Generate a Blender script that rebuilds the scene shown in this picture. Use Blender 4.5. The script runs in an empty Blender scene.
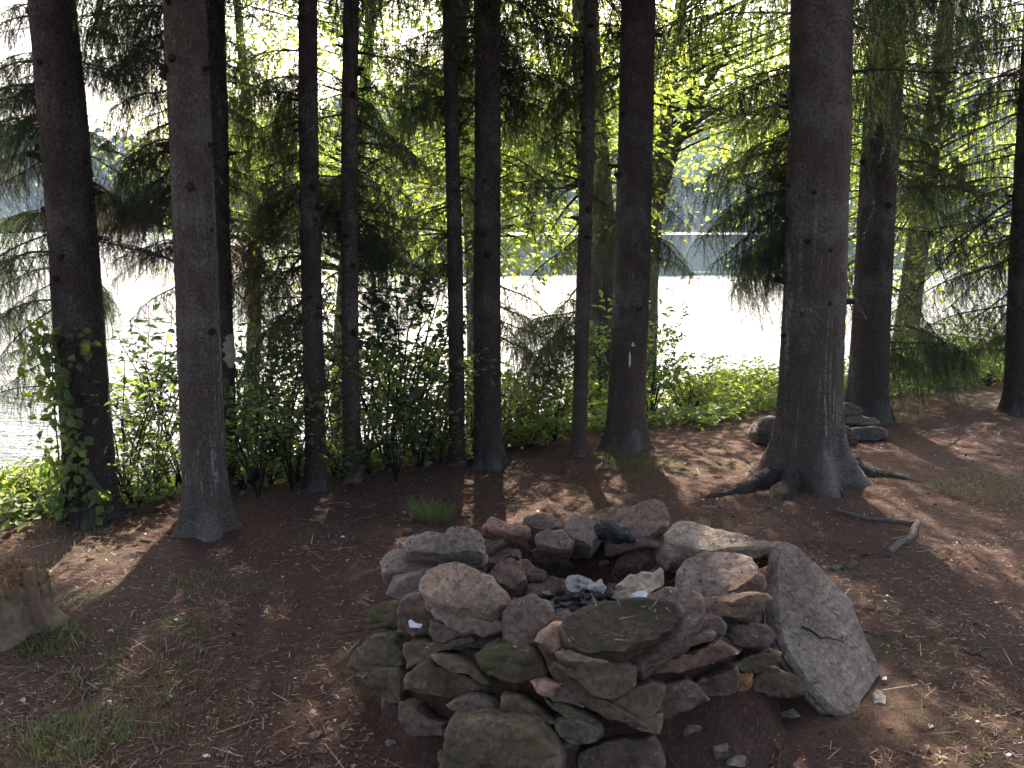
import bpy, math, random
import numpy as np
from mathutils import Vector, noise as mnoise

random.seed(7)
RNG = np.random.default_rng(11)
SC = bpy.context.scene
COL = SC.collection
R = math.radians

# ------------------------------------------------------------------ camera
CAM_H, PITCH, F = 1.60, R(9.6), 1000.0
FWD = np.array([0, math.cos(PITCH), -math.sin(PITCH)])
UP = np.array([0, math.sin(PITCH), math.cos(PITCH)])
RIGHT = np.array([1.0, 0, 0])
CAM = np.array([0.0, 0.0, CAM_H])
cd = bpy.data.cameras.new('camera')
cam = bpy.data.objects.new('camera', cd)
COL.objects.link(cam)
cam.location = CAM
cam.rotation_euler = (math.pi / 2 - PITCH, 0, 0)
cd.sensor_width = 36
cd.lens = 36 * F / 1024
cd.clip_start = 0.05
cd.clip_end = 3000
SC.camera = cam


def ray(u, v):
    d = FWD + RIGHT * ((u - 512) / F) - UP * ((v - 384) / F)
    return d / np.linalg.norm(d)


def P(u, v, Y):
    d = ray(u, v)
    return CAM + d * (Y / d[1])


def proj(p):
    q = np.asarray(p) - CAM
    w = q @ FWD
    return 512 + F * (q @ RIGHT) / w, 384 - F * (q @ UP) / w


# ------------------------------------------------------------------ terrain
LAKE_Z = -1.5


def edge_y(x):
    return 6.55 + 0.62 * np.clip(x, -9, 9)


def gz(x, y):
    x = np.asarray(x, float)
    y = np.asarray(y, float)
    s = (y - edge_y(x)) * 0.894
    b = 0.0 + np.where(s > 0, 0.33 * s * s / (s + 0.9), 0)
    b = np.minimum(b, 2.6)
    n = 0.018 * np.sin(1.7 * x + 0.6 * y) * np.cos(1.3 * y - 0.4 * x) + 0.010 * np.sin(4.1 * x + 1.1) * np.sin(3.7 * y + 0.5)
    n = n + 0.006 * np.sin(9.3 * x + 2 * y) * np.sin(8.1 * y - 3 * x)
    # low mound on the left by the stump and slight fall behind camera
    m = 0.05 * np.exp(-((x + 1.9) ** 2 + (y - 3.7) ** 2) / 0.25)
    return n * np.exp(-np.maximum(s, 0) * 0.1) + m - b


def G(u, v):
    d = ray(u, v)
    t = 0.5
    for _ in range(6000):
        p = CAM + d * t
        if p[2] <= gz(p[0], p[1]):
            break
        t += 0.005
    return CAM + d * t


# ------------------------------------------------------------------ gaps in the canopy: boughs left out along sun rays to place sun patches
SUN_EL, SUN_AZ = R(43), R(-2)      # azimuth from +Y towards +X
SUN_DIR = np.array([math.sin(SUN_AZ) * math.cos(SUN_EL), math.cos(SUN_AZ) * math.cos(SUN_EL), math.sin(SUN_EL)])
GAPS = np.array([G(u, v) for u, v in [(310, 578), (285, 592), (352, 640), (335, 655), (285, 698), (250, 712), (30, 722), (78, 735), (215, 705), (610, 490), (585, 500), (690, 465), (655, 470), (720, 470), (640, 462),
                                      (880, 600), (895, 612), (865, 588), (930, 742), (880, 722), (985, 540), (975, 448), (1000, 455), (955, 438), (915, 440), (900, 455), (935, 468), (1010, 432), (510, 515), (545, 503), (60, 560), (960, 575), (845, 690)]])


def in_gap(pts, thr):
    pts = np.asarray(pts, float).reshape(-1, 3)
    d = pts[:, None, :] - GAPS[None]
    t = d @ SUN_DIR
    perp = d - t[..., None] * SUN_DIR
    return bool(((np.linalg.norm(perp, axis=-1) < thr) & (t > 0)).any())


# ------------------------------------------------------------------ mesh builder
class MB:
    def __init__(self):
        self.v, self.f, self.n = [], [], 0

    def add(self, verts, faces, mat=0):
        verts = np.asarray(verts, float).reshape(-1, 3)
        faces = np.asarray(faces, int)
        self.v.append(verts)
        self.f.append((faces + self.n, mat))
        self.n += len(verts)

    def build(self, name, mats, parent=None, origin=None, smooth=True):
        me = bpy.data.meshes.new(name)
        V = np.concatenate(self.v)
        if origin is not None:
            V = V - np.asarray(origin)
        loops, starts, mi, st = [], [], [], 0
        for fa, m in self.f:
            k = fa.shape[1]
            loops.append(fa.reshape(-1))
            starts.append(st + np.arange(len(fa)) * k)
            st += fa.size
            mi.append(np.full(len(fa), m))
        loops = np.concatenate(loops)
        starts = np.concatenate(starts)
        mi = np.concatenate(mi)
        me.vertices.add(len(V))
        me.vertices.foreach_set('co', V.astype(np.float32).reshape(-1))
        me.loops.add(len(loops))
        me.loops.foreach_set('vertex_index', loops.astype(np.int32))
        me.polygons.add(len(starts))
        me.polygons.foreach_set('loop_start', starts.astype(np.int32))
        me.polygons.foreach_set('material_index', mi.astype(np.int32))
        me.polygons.foreach_set('use_smooth', np.full(len(starts), smooth))
        for m in (mats if isinstance(mats, (list, tuple)) else [mats]):
            me.materials.append(m)
        me.update(calc_edges=True)
        me.validate()
        o = bpy.data.objects.new(name, me)
        COL.objects.link(o)
        if parent is not None:
            o.parent = parent
        if origin is not None:
            o.location = origin
        return o


def nrm(a):
    a = np.asarray(a, float)
    return a / np.maximum(np.linalg.norm(a, axis=-1, keepdims=True), 1e-9)


def tube(mb, pts, rad, sides=8, mat=0, cap=True, wob=0.0):
    pts = np.asarray(pts, float)
    rad = np.asarray(rad, float)
    n = len(pts)
    T = nrm(np.gradient(pts, axis=0))
    ref = np.array([0, 0, 1.0]) if abs(T[0][2]) < 0.9 else np.array([1.0, 0, 0])
    vs = []
    for i in range(n):
        a = nrm(np.cross(T[i], ref))
        b = np.cross(T[i], a)
        ang = np.arange(sides) * 2 * math.pi / sides
        rr = rad[i] * (1 + wob * RNG.uniform(-1, 1, sides))
        vs.append(pts[i] + np.outer(np.cos(ang) * rr, a) + np.outer(np.sin(ang) * rr, b))
    V = np.concatenate(vs)
    i, j = np.meshgrid(np.arange(n - 1), np.arange(sides), indexing='ij')
    i, j = i.ravel(), j.ravel()
    j2 = (j + 1) % sides
    q = np.stack([i * sides + j, i * sides + j2, (i + 1) * sides + j2, (i + 1) * sides + j], 1)
    mb.add(V, q, mat)
    if cap:
        c = pts[-1] + T[-1] * rad[-1] * 0.3
        base = (n - 1) * sides
        tri = np.stack([np.arange(sides), (np.arange(sides) + 1) % sides, np.full(sides, sides)], 1)
        mb.add(np.vstack([V[base:], c]), tri, mat)


def blades(mb, base, tip, wid, mat=0):
    """thin triangles: base points, tip points, half-width vectors"""
    n = len(base)
    V = np.empty((n * 3, 3))
    V[0::3] = base - wid
    V[1::3] = base + wid
    V[2::3] = tip
    mb.add(V, np.arange(n * 3).reshape(-1, 3), mat)


def leaves(mb, pos, dirs, nor, L, W, mat=0, fold=0.18):
    """ovate folded leaves of six vertices each"""
    n = len(pos)
    d = nrm(dirs)
    s = nrm(np.cross(d, nor))
    u = np.cross(s, d)
    L = np.broadcast_to(L, (n,))[:, None]
    W = np.broadcast_to(W, (n,))[:, None]
    V = np.empty((n * 6, 3))
    V[0::6] = pos
    V[1::6] = pos + d * L * 0.35 + s * W * 0.5 + u * W * fold
    V[2::6] = pos + d * L * 0.75 + s * W * 0.34 + u * W * fold
    V[3::6] = pos + d * L - u * L * 0.08
    V[4::6] = pos + d * L * 0.75 - s * W * 0.34 + u * W * fold
    V[5::6] = pos + d * L * 0.35 - s * W * 0.5 + u * W * fold
    k = np.arange(n)[:, None] * 6
    # folded along the midrib: two quads per leaf
    mb.add(V, np.concatenate([k + np.array([[0, 1, 2, 3]]), k + np.array([[0, 3, 4, 5]])]), mat)


def tag(o, label=None, cat=None, group=None, kind=None):
    if label: o['label'] = label
    if cat: o['category'] = cat
    if group: o['group'] = group
    if kind: o['kind'] = kind
    return o


def empty(name, loc, label, cat, group=None):
    o = bpy.data.objects.new(name, None)
    COL.objects.link(o)
    o.location = [float(c) for c in loc]
    o.empty_display_size = 0.1
    return tag(o, label, cat, group)


def rv(n):
    return nrm(RNG.normal(size=(n, 3)))


# ------------------------------------------------------------------ materials
def mat_new(name):
    m = bpy.data.materials.new(name)
    m.use_nodes = True
    nt = m.node_tree
    for n in list(nt.nodes):
        nt.nodes.remove(n)
    out = nt.nodes.new('ShaderNodeOutputMaterial')
    return m, nt, out


class NT:
    def __init__(self, nt): self.nt = nt
    def n(self, t, **kw):
        x = self.nt.nodes.new('ShaderNode' + t)
        ins = kw.pop('ins', {})
        for k, v in kw.items(): setattr(x, k, v)
        for k, v in ins.items():
            if hasattr(v, 'is_linked') or hasattr(v, 'default_value') and hasattr(v, 'node'):
                self.nt.links.new(v, x.inputs[k])
            else:
                x.inputs[k].default_value = v
        return x
    def link(self, a, b): self.nt.links.new(a, b)
    def noise(self, vec, scale, detail=4, rough=0.6, dist=0.0):
        return self.n('TexNoise', ins={'Vector': vec, 'Scale': scale, 'Detail': detail, 'Roughness': rough, 'Distortion': dist}).outputs['Fac']
    def ramp(self, fac, stops):
        r = self.n('ValToRGB', ins={'Fac': fac})
        el = r.color_ramp.elements
        while len(el) < len(stops): el.new(0.5)
        for e, (p, c) in zip(el, stops):
            e.position = p
            e.color = (c, c, c, 1) if not isinstance(c, tuple) else (*c, 1)
        return r.outputs['Color']
    def mix(self, fac, a, b, blend='MIX'):
        m = self.n('Mix', data_type='RGBA', blend_type=blend)
        for s, v in ((0, fac), (6, a), (7, b)):
            if isinstance(v, tuple): m.inputs[s].default_value = (*v, 1)
            elif isinstance(v, (int, float)): m.inputs[s].default_value = v
            else: self.link(v, m.inputs[s])
        return m.outputs[2]
    def math(self, op, a, b=0.0, clamp=False):
        m = self.n('Math', operation=op, use_clamp=clamp)
        for i, v in enumerate((a, b)):
            if isinstance(v, (int, float)): m.inputs[i].default_value = v
            else: self.link(v, m.inputs[i])
        return m.outputs[0]
    def scale(self, vec, xyz):
        return self.n('Mapping', ins={'Vector': vec, 'Scale': xyz}).outputs[0]
    def bump(self, h, strength, dist, normal=None):
        b = self.n('Bump', ins={'Height': h, 'Strength': strength, 'Distance': dist})
        if normal is not None: self.link(normal, b.inputs['Normal'])
        return b.outputs[0]


def principled(k, out, color, rough=0.9, normal=None, spec=0.3):
    b = k.n('BsdfPrincipled')
    for s, v in (('Base Color', color), ('Roughness', rough), ('Specular IOR Level', spec)):
        if isinstance(v, tuple): b.inputs[s].default_value = (*v, 1)
        elif isinstance(v, (int, float)): b.inputs[s].default_value = v
        else: k.link(v, b.inputs[s])
    if normal is not None: k.link(normal, b.inputs['Normal'])
    k.link(b.outputs[0], out.inputs['Surface'])
    return b


def leaf_mat(name, c1, c2, t1, t2, tfac=0.5, rough=0.55):
    m, nt, out = mat_new(name)
    k = NT(nt)
    rnd = k.n('NewGeometry').outputs['Random Per Island']
    oi = k.n('ObjectInfo').outputs['Random']
    f = k.math('FRACT', k.math('ADD', rnd, oi))
    col = k.mix(f, c1, c2)
    tcol = k.mix(f, t1, t2)
    d = k.n('BsdfDiffuse', ins={'Color': col})
    g = k.n('BsdfGlossy', ins={'Color': (1, 1, 1, 1), 'Roughness': rough})
    t = k.n('BsdfTranslucent', ins={'Color': tcol})
    m1 = k.n('MixShader', ins={0: tfac, 1: d.outputs[0], 2: t.outputs[0]})
    m2 = k.n('MixShader', ins={0: 0.05, 1: m1.outputs[0], 2: g.outputs[0]})
    k.link(m2.outputs[0], out.inputs['Surface'])
    return m


M = {}
M['needle'] = leaf_mat('spruce needles', (0.018, 0.036, 0.016), (0.036, 0.058, 0.02), (0.035, 0.075, 0.02), (0.14, 0.19, 0.03), 0.4)
M['needle_dead'] = leaf_mat('dead needles', (0.05, 0.03, 0.018), (0.08, 0.045, 0.022), (0.13, 0.07, 0.03), (0.2, 0.1, 0.04), 0.4)
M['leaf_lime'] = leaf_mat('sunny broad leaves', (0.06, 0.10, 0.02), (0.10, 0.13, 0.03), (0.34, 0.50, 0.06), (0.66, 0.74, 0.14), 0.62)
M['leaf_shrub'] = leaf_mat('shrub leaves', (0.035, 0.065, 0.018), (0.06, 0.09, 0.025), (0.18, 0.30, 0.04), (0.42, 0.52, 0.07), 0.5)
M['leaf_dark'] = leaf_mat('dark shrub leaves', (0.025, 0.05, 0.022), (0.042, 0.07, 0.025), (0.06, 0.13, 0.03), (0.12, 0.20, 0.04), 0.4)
M['grass'] = leaf_mat('grass blades', (0.05, 0.09, 0.02), (0.09, 0.12, 0.035), (0.18, 0.28, 0.05), (0.3, 0.36, 0.08), 0.4)
M['far_leaf'] = leaf_mat('far wood foliage', (0.025, 0.05, 0.02), (0.05, 0.075, 0.025), (0.05, 0.09, 0.03), (0.08, 0.12, 0.04), 0.25)
M['dry_grass'] = leaf_mat('dry grass', (0.3, 0.22, 0.12), (0.4, 0.32, 0.2), (0.3, 0.22, 0.12), (0.4, 0.32, 0.2), 0.3)


def litter_mat():
    m, nt, out = mat_new('needle litter')
    k = NT(nt)
    f = k.n('NewGeometry').outputs['Random Per Island']
    c = k.ramp(f, [(0.0, (0.05, 0.03, 0.022)), (0.45, (0.11, 0.062, 0.044)), (0.75, (0.19, 0.12, 0.085)), (1.0, (0.42, 0.33, 0.26))])
    principled(k, out, c, 0.8, None, 0.25)
    return m


M['litter'] = litter_mat()


def bark_mat(name, dark, light, lich=0.3, vs=1.0, streak=0.0):
    m, nt, out = mat_new(name)
    k = NT(nt)
    co = k.n('TexCoord').outputs['Object']
    warp = k.n('TexNoise', ins={'Vector': co, 'Scale': 9.0, 'Detail': 3.0}).outputs['Color']
    vec = k.mix(0.09, co, warp)
    v = k.n('TexVoronoi', feature='DISTANCE_TO_EDGE', ins={'Vector': k.scale(vec, (60 * vs, 60 * vs, 34 * vs)), 'Scale': 1.0, 'Randomness': 1.0}).outputs['Distance']
    crack = k.ramp(v, [(0.0, 0.0), (0.14, 0.75), (0.5, 1.0)])
    nz = k.noise(k.scale(co, (20, 20, 5)), 1.0, 6, 0.7)
    big = k.noise(co, 2.2, 3, 0.6)
    base = k.mix(nz, dark, light)
    base = k.mix(k.math('MULTIPLY', k.math('SUBTRACT', 1.0, crack), 0.35), base, tuple(c * 0.5 for c in dark))
    # grey lichen crust in patches
    sp = k.noise(co, 60, 2, 0.5)
    lm = k.ramp(k.math('MULTIPLY', k.ramp(big, [(0.40, 0.0), (0.62, 1.0)]), sp), [(0.25, 0.0), (0.52, 1.0)])
    base = k.mix(k.math('MULTIPLY', lm, lich), base, (0.225, 0.215, 0.185))
    if streak:
        sx = k.n('SeparateXYZ', ins={0: co}).outputs
        s1 = k.ramp(k.noise(k.scale(co, (42, 42, 1.6)), 1.0, 3, 0.6, 0.3), [(0.51, 0.0), (0.60, 1.0)])
        s2 = k.ramp(k.noise(co, 40, 4, 0.7), [(0.40, 0.0), (0.62, 1.0)])
        s3 = k.ramp(k.noise(k.scale(co, (5, 5, 1.2)), 1.0, 2, 0.5), [(0.44, 0.0), (0.56, 1.0)])
        zm = k.ramp(k.math('DIVIDE', sx[2], 3.0), [(0.04, 0.0), (0.1, 1.0), (0.42, 1.0), (0.62, 0.0)])
        sm = k.math('MULTIPLY', k.math('MULTIPLY', s1, s2), k.math('MULTIPLY', s3, zm))
        base = k.mix(k.math('MULTIPLY', sm, streak), base, (0.42, 0.385, 0.345))
    h = k.math('ADD', k.math('ADD', k.math('MULTIPLY', crack, 0.35), nz), k.math('MULTIPLY', sp, 0.5))
    nb = k.bump(h, 1.0, 0.022)
    principled(k, out, base, 0.9, nb, 0.15)
    return m


M['bark'] = bark_mat('spruce bark', (0.046, 0.035, 0.030), (0.125, 0.098, 0.085), 0.35)
M['bark_resin'] = bark_mat('resin streaked spruce bark', (0.074, 0.055, 0.045), (0.215, 0.168, 0.14), 0.6, 1.0, 0.95)
M['bark_red'] = bark_mat('reddish spruce bark', (0.072, 0.052, 0.043), (0.19, 0.142, 0.118), 0.6)
M['bark_broad'] = bark_mat('broadleaf bark', (0.07, 0.06, 0.05), (0.17, 0.15, 0.12), 0.5, 0.8)
M['twig'] = bark_mat('twig bark', (0.035, 0.026, 0.022), (0.08, 0.06, 0.05), 0.2, 3)
M['root'] = bark_mat('weathered root wood', (0.14, 0.11, 0.095), (0.32, 0.27, 0.23), 0.5, 2)


def resin_mat():
    m, nt, out = mat_new('dried resin')
    k = NT(nt)
    co = k.n('TexCoord').outputs['Object']
    c = k.ramp(k.noise(co, 45, 3, 0.6), [(0.4, (0.10, 0.085, 0.075)), (0.75, (0.38, 0.34, 0.30))])
    principled(k, out, c, 0.6, k.bump(k.noise(co, 90, 3), 0.6, 0.004), 0.4)
    return m


M['resin'] = resin_mat()


def stone_mat():
    m, nt, out = mat_new('fieldstone')
    k = NT(nt)
    oi = k.n('ObjectInfo')
    co0 = k.n('TexCoord').outputs['Object']
    off = k.n('VectorMath', operation='SCALE', ins={0: (7.1, 3.3, 5.7), 'Scale': k.math('MULTIPLY', oi.outputs['Random'], 9.0)}).outputs[0]
    co = k.n('VectorMath', operation='ADD', ins={0: co0, 1: off}).outputs[0]
    n1 = k.noise(co, 7, 6, 0.65, 0.4)
    n2 = k.noise(co, 46, 8, 0.78)
    n3 = k.noise(co, 3.1, 3, 0.6)
    col = k.mix(k.ramp(n1, [(0.3, 0.0), (0.7, 1.0)]), oi.outputs['Color'], k.mix(0.5, oi.outputs['Color'], (0.36, 0.235, 0.175)))
    dk = k.ramp(n2, [(0.33, 0.35), (0.64, 1.3)])
    col = k.mix(1.0, col, dk, 'MULTIPLY')
    blot = k.ramp(n3, [(0.35, 0.5), (0.62, 1.0)])
    col = k.mix(1.0, col, blot, 'MULTIPLY')
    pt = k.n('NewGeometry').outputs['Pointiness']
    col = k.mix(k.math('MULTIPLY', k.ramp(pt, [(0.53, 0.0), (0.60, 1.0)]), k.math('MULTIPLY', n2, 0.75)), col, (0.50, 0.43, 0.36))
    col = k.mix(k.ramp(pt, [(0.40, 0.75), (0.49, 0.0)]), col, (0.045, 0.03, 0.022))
    # pale lichen flecks
    vo = k.n('TexVoronoi', ins={'Vector': co, 'Scale': 55.0}).outputs['Distance']
    fl = k.math('MULTIPLY', k.ramp(vo, [(0.12, 1.0), (0.24, 0.0)]), k.ramp(n1, [(0.52, 0.0), (0.62, 1.0)]))
    col = k.mix(k.math('MULTIPLY', fl, 0.55), col, (0.45, 0.43, 0.38))
    # moss stains
    ms = k.noise(co, 9, 5, 0.7)
    mm = k.ramp(k.math('ADD', k.math('MULTIPLY', oi.outputs['Alpha'], 0.62), k.math('SUBTRACT', ms, 0.5)), [(0.22, 0.0), (0.5, 1.0)])
    mcol = k.mix(n2, (0.05, 0.047, 0.016), (0.11, 0.10, 0.034))
    col = k.mix(k.math('MULTIPLY', mm, 0.85), col, mcol)
    st = k.n('TexWave', bands_direction='Z', ins={'Vector': co, 'Scale': 9.0, 'Distortion': 6.0, 'Detail': 4.0, 'Detail Scale': 2.0}).outputs['Fac']
    h = k.math('ADD', k.math('ADD', k.math('MULTIPLY', n1, 1.0), k.math('MULTIPLY', n2, 0.6)), k.math('MULTIPLY', st, 0.3))
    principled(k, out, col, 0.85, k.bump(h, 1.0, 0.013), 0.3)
    return m


M['stone'] = stone_mat()


def simple_mat(name, c1, c2, scale=30, rough=0.85, bump=0.5, dist=0.005, spec=0.3, detail=5):
    m, nt, out = mat_new(name)
    k = NT(nt)
    co = k.n('TexCoord').outputs['Object']
    n = k.noise(co, scale, detail, 0.65)
    principled(k, out, k.mix(k.ramp(n, [(0.3, 0.0), (0.7, 1.0)]), c1, c2), rough, k.bump(n, bump, dist), spec)
    return m


M['char'] = simple_mat('charcoal', (0.006, 0.006, 0.007), (0.03, 0.03, 0.032), 40, 0.6)
M['ash'] = simple_mat('ash', (0.05, 0.042, 0.04), (0.17, 0.15, 0.145), 26, 0.95, 0.8, 0.01)
M['paper'] = simple_mat('tan paper', (0.36, 0.26, 0.17), (0.56, 0.45, 0.33), 14, 0.8, 0.2)
M['foil'] = simple_mat('scorched foil', (0.012, 0.012, 0.012), (0.66, 0.60, 0.55), 45, 0.55, 0.4)
M['white'] = simple_mat('white scrap', (0.6, 0.6, 0.6), (0.8, 0.8, 0.8), 30, 0.7, 0.1)
M['rot'] = simple_mat('rotten wood', (0.11, 0.055, 0.025), (0.38, 0.225, 0.115), 38, 0.95, 1.0, 0.015)
M['stumpwood'] = simple_mat('weathered stump wood', (0.10, 0.066, 0.04), (0.30, 0.215, 0.14), 16, 0.95, 0.8, 0.01)
M['splint'] = simple_mat('splintered wood', (0.15, 0.085, 0.06), (0.27, 0.17, 0.12), 22, 0.9, 0.8, 0.008)
M['paint'] = simple_mat('white blaze paint', (0.55, 0.55, 0.52), (0.8, 0.8, 0.78), 50, 0.6)
M['scar'] = simple_mat('pale bare wood', (0.30, 0.24, 0.18), (0.48, 0.42, 0.34), 30, 0.8)


def ground_mat():
    m, nt, out = mat_new('forest floor')
    k = NT(nt)
    co = k.n('TexCoord').outputs['Object']
    n1 = k.noise(co, 1.6, 4, 0.6)
    n2 = k.noise(co, 14, 6, 0.7)
    n3 = k.noise(co, 90, 5, 0.75)
    v = k.n('TexVoronoi', ins={'Vector': k.scale(co, (130, 60, 60)), 'Scale': 1.0}).outputs['Color']
    v = k.n('RGBToBW', ins={'Color': v}).outputs[0]
    c = k.mix(n2, (0.056, 0.027, 0.020), (0.138, 0.071, 0.050))
    c = k.mix(k.ramp(n1, [(0.4, 0.0), (0.65, 0.6)]), c, (0.085, 0.060, 0.046))
    c = k.mix(1.0, c, k.ramp(n3, [(0.25, 0.45), (0.7, 1.35)]), 'MULTIPLY')
    c = k.mix(k.ramp(v, [(0.72, 0.0), (0.95, 0.5)]), c, (0.20, 0.13, 0.09))
    # thin green film of moss and seedlings in places
    gm = k.math('MULTIPLY', k.ramp(k.noise(co, 0.9, 3, 0.6), [(0.54, 0.0), (0.66, 1.0)]), k.ramp(n2, [(0.42, 0.0), (0.62, 1.0)]))
    c = k.mix(k.math('MULTIPLY', gm, 0.55), c, (0.05, 0.07, 0.02))
    h = k.math('ADD', k.math('MULTIPLY', n2, 0.8), k.math('ADD', k.math('MULTIPLY', n3, 0.7), k.math('MULTIPLY', v, 0.35)))
    principled(k, out, c, 0.95, k.bump(h, 1.0, 0.02), 0.15)
    return m


def water_mat():
    m, nt, out = mat_new('lake water')
    k = NT(nt)
    co = k.n('TexCoord').outputs['Object']
    y = k.n('SeparateXYZ', ins={0: co}).outputs[1]
    x_ = k.n('SeparateXYZ', ins={0: co}).outputs[0]
    wob = k.noise(k.scale(co, (0.02, 0.06, 1)), 1.0, 5, 0.65)
    yy = k.math('ADD', k.math('ADD', y, k.math('MULTIPLY', k.math('MINIMUM', k.math('ADD', x_, 4.0), 0.0), 2.4)), k.math('MULTIPLY', k.math('SUBTRACT', wob, 0.5), 45.0))
    calm = k.ramp(k.math('DIVIDE', yy, 100.0), [(0.44, 0.0), (0.56, 1.0)])    # breeze near the shore, calm beyond
    band = k.ramp(k.math('DIVIDE', k.math('ADD', y, k.math('MULTIPLY', wob, 20.0)), 200.0), [(0.84, 1.0), (0.87, 0.0), (0.945, 0.0), (0.97, 1.0)])   # a line of ripples off the far shore
    calm = k.math('MULTIPLY', calm, band)
    inv = k.math('SUBTRACT', 1.0, calm)
    w1 = k.noise(k.scale(co, (1.6, 3.2, 1)), 1.0, 4, 0.6)
    w2 = k.noise(k.scale(co, (6, 11, 1)), 1.0, 3, 0.6)
    h = k.math('ADD', w1, k.math('MULTIPLY', w2, 0.35))
    b = k.n('Bump', ins={'Height': h, 'Distance': 0.35})
    k.link(k.math('ADD', 0.01, k.math('MULTIPLY', inv, 0.8)), b.inputs['Strength'])
    rough = k.math('ADD', 0.06, k.math('MULTIPLY', inv, 0.42))
    bs = principled(k, out, (0.012, 0.022, 0.026), rough, b.outputs[0], 0.5)
    bs.inputs['IOR'].default_value = 1.33
    return m


M['ground'] = ground_mat()
M['water'] = water_mat()
M['hill'] = simple_mat('hill soil', (0.03, 0.05, 0.02), (0.05, 0.07, 0.03), 0.2, 0.95, 0.2, 0.3)

# ------------------------------------------------------------------ the setting
def axis(dense0, dense1, step, far0, far1, gr=1.22):
    a = list(np.arange(dense0, dense1 + 1e-6, step))
    s, x = step, dense1
    while x < far1:
        s *= gr; x += s; a.append(min(x, far1))
    s, x = step, dense0
    while x > far0:
        s *= gr; x -= s; a.insert(0, max(x, far0))
    return np.array(sorted(set(np.round(a, 5))))


def sheet(name, xs, ys, zf, mat, kind='structure'):
    X, Y = np.meshgrid(xs, ys, indexing='ij')
    Z = zf(X, Y)
    V = np.stack([X, Y, Z], -1).reshape(-1, 3)
    nx, ny = len(xs), len(ys)
    i, j = np.meshgrid(np.arange(nx - 1), np.arange(ny - 1), indexing='ij')
    i, j = i.ravel(), j.ravel()
    q = np.stack([i * ny + j, (i + 1) * ny + j, (i + 1) * ny + j + 1, i * ny + j + 1], 1)
    mb = MB(); mb.add(V, q)
    return tag(mb.build(name, mat), kind=kind)


def gz_fine(x, y):
    z = gz(x, y)
    near = (np.abs(x) < 7) & (y < 12)
    out = z.copy()
    idx = np.argwhere(near)
    for a, b in idx:
        p = Vector((x[a, b], y[a, b], 0))
        out[a, b] += 0.010 * mnoise.noise(p * 3.0) + 0.007 * mnoise.noise(p * 9.0)
    return out


sheet('ground', axis(-4, 6, 0.05, -260, 260), axis(1.2, 9.5, 0.05, -60, 420), gz_fine, M['ground'])
sheet('lake', np.linspace(-258, 258, 12), np.array([4.5, 8, 12, 20, 40, 80, 130, 205]), lambda x, y: 0 * x + LAKE_Z, M['water'])


def hill_z(x, y):
    y = y - (5 * np.sin(x * 0.045) + 3 * np.sin(x * 0.13 + 1) + 4)
    t = np.clip((y - 187) / 90, 0, 1)
    top = 30 + 9 * np.sin(x * 0.016 + 0.6) + 5 * np.sin(x * 0.041 + 2.0) - 0.02 * x
    return -1.9 + 0.6 * np.clip((y - 186) / 3, 0, 1) + (top) * (t ** 0.9) * (1 - 0.15 * t)


sheet('hill', np.linspace(-250, 250, 60), np.linspace(186, 400, 40), hill_z, M['hill'])

# far wood: one mass of crowns on the hill
mb = MB()
pos, siz = [], []
for k_ in range(1300):
    x = RNG.uniform(-175, 200)
    y = 189 + 85 * RNG.random() ** 1.6
    h = RNG.uniform(5, 11)
    if y < 192: h *= 0.6
    z0 = float(hill_z(np.array(x), np.array(y)))
    n = 85
    u = rv(n)
    c = np.array([x, y, z0 + h * 0.55])
    taper = 1.0
    p = c + u * np.array([h * 0.34, h * 0.34, h * 0.5]) * RNG.uniform(0.6, 1.0, (n, 1))
    pos.append(p); siz.append(np.full(n, h * 0.16))
pos = np.concatenate(pos); siz = np.concatenate(siz)
leaves(mb, pos, rv(len(pos)), rv(len(pos)), siz, siz * 0.9)
tag(mb.build('far_wood', M['far_leaf'], smooth=False), 'hazy wooded hillside across the lake', 'woods', kind='stuff')

# haze
mb = MB()
x0, x1, y0, y1, z0, z1 = -262, 262, -62, 422, -6, 62
V = [(x, y, z) for x in (x0, x1) for y in (y0, y1) for z in (z0, z1)]
mb.add(V, [[0, 1, 3, 2], [4, 6, 7, 5], [0, 4, 5, 1], [2, 3, 7, 6], [0, 2, 6, 4], [1, 5, 7, 3]])
m, nt, out = mat_new('haze air')
vol = nt.nodes.new('ShaderNodeVolumePrincipled')
vol.inputs['Color'].default_value = (0.58, 0.76, 1.0, 1)
vol.inputs['Density'].default_value = 0.0006
vol.inputs['Anisotropy'].default_value = 0.0
nt.links.new(vol.outputs[0], out.inputs['Volume'])
tag(mb.build('haze', m, smooth=False), 'pale blue summer haze over the lake', 'haze', kind='stuff')

# ------------------------------------------------------------------ light
w = bpy.data.worlds.new('World')
SC.world = w
w.use_nodes = True
nt = w.node_tree
sky = nt.nodes.new('ShaderNodeTexSky')
sky.sky_type = 'NISHITA'
sky.sun_disc = False
sky.sun_elevation = SUN_EL
sky.sun_rotation = SUN_AZ
sky.dust_density = 6.0
sky.air_density = 0.8
sky.ozone_density = 0.4
bg = nt.nodes['Background']
nt.links.new(sky.outputs[0], bg.inputs[0])
bg.inputs[1].default_value = 0.15
sl = bpy.data.lights.new('sun', 'SUN')
sl.energy = 5.0
sl.angle = R(0.5)
sl.color = (1.0, 0.91, 0.77)
so = bpy.data.objects.new('sun', sl)
COL.objects.link(so)
sd = Vector((math.sin(SUN_AZ) * math.cos(SUN_EL), math.cos(SUN_AZ) * math.cos(SUN_EL), math.sin(SUN_EL)))
so.rotation_euler = sd.to_track_quat('Z', 'Y').to_euler()
so.location = (0, 0, 30)
SC.view_settings.view_transform = 'Standard'
SC.view_settings.look = 'None'
SC.view_settings.gamma = 1
SC.view_settings.exposure = 2.2
SC.render.engine = 'CYCLES'
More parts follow.
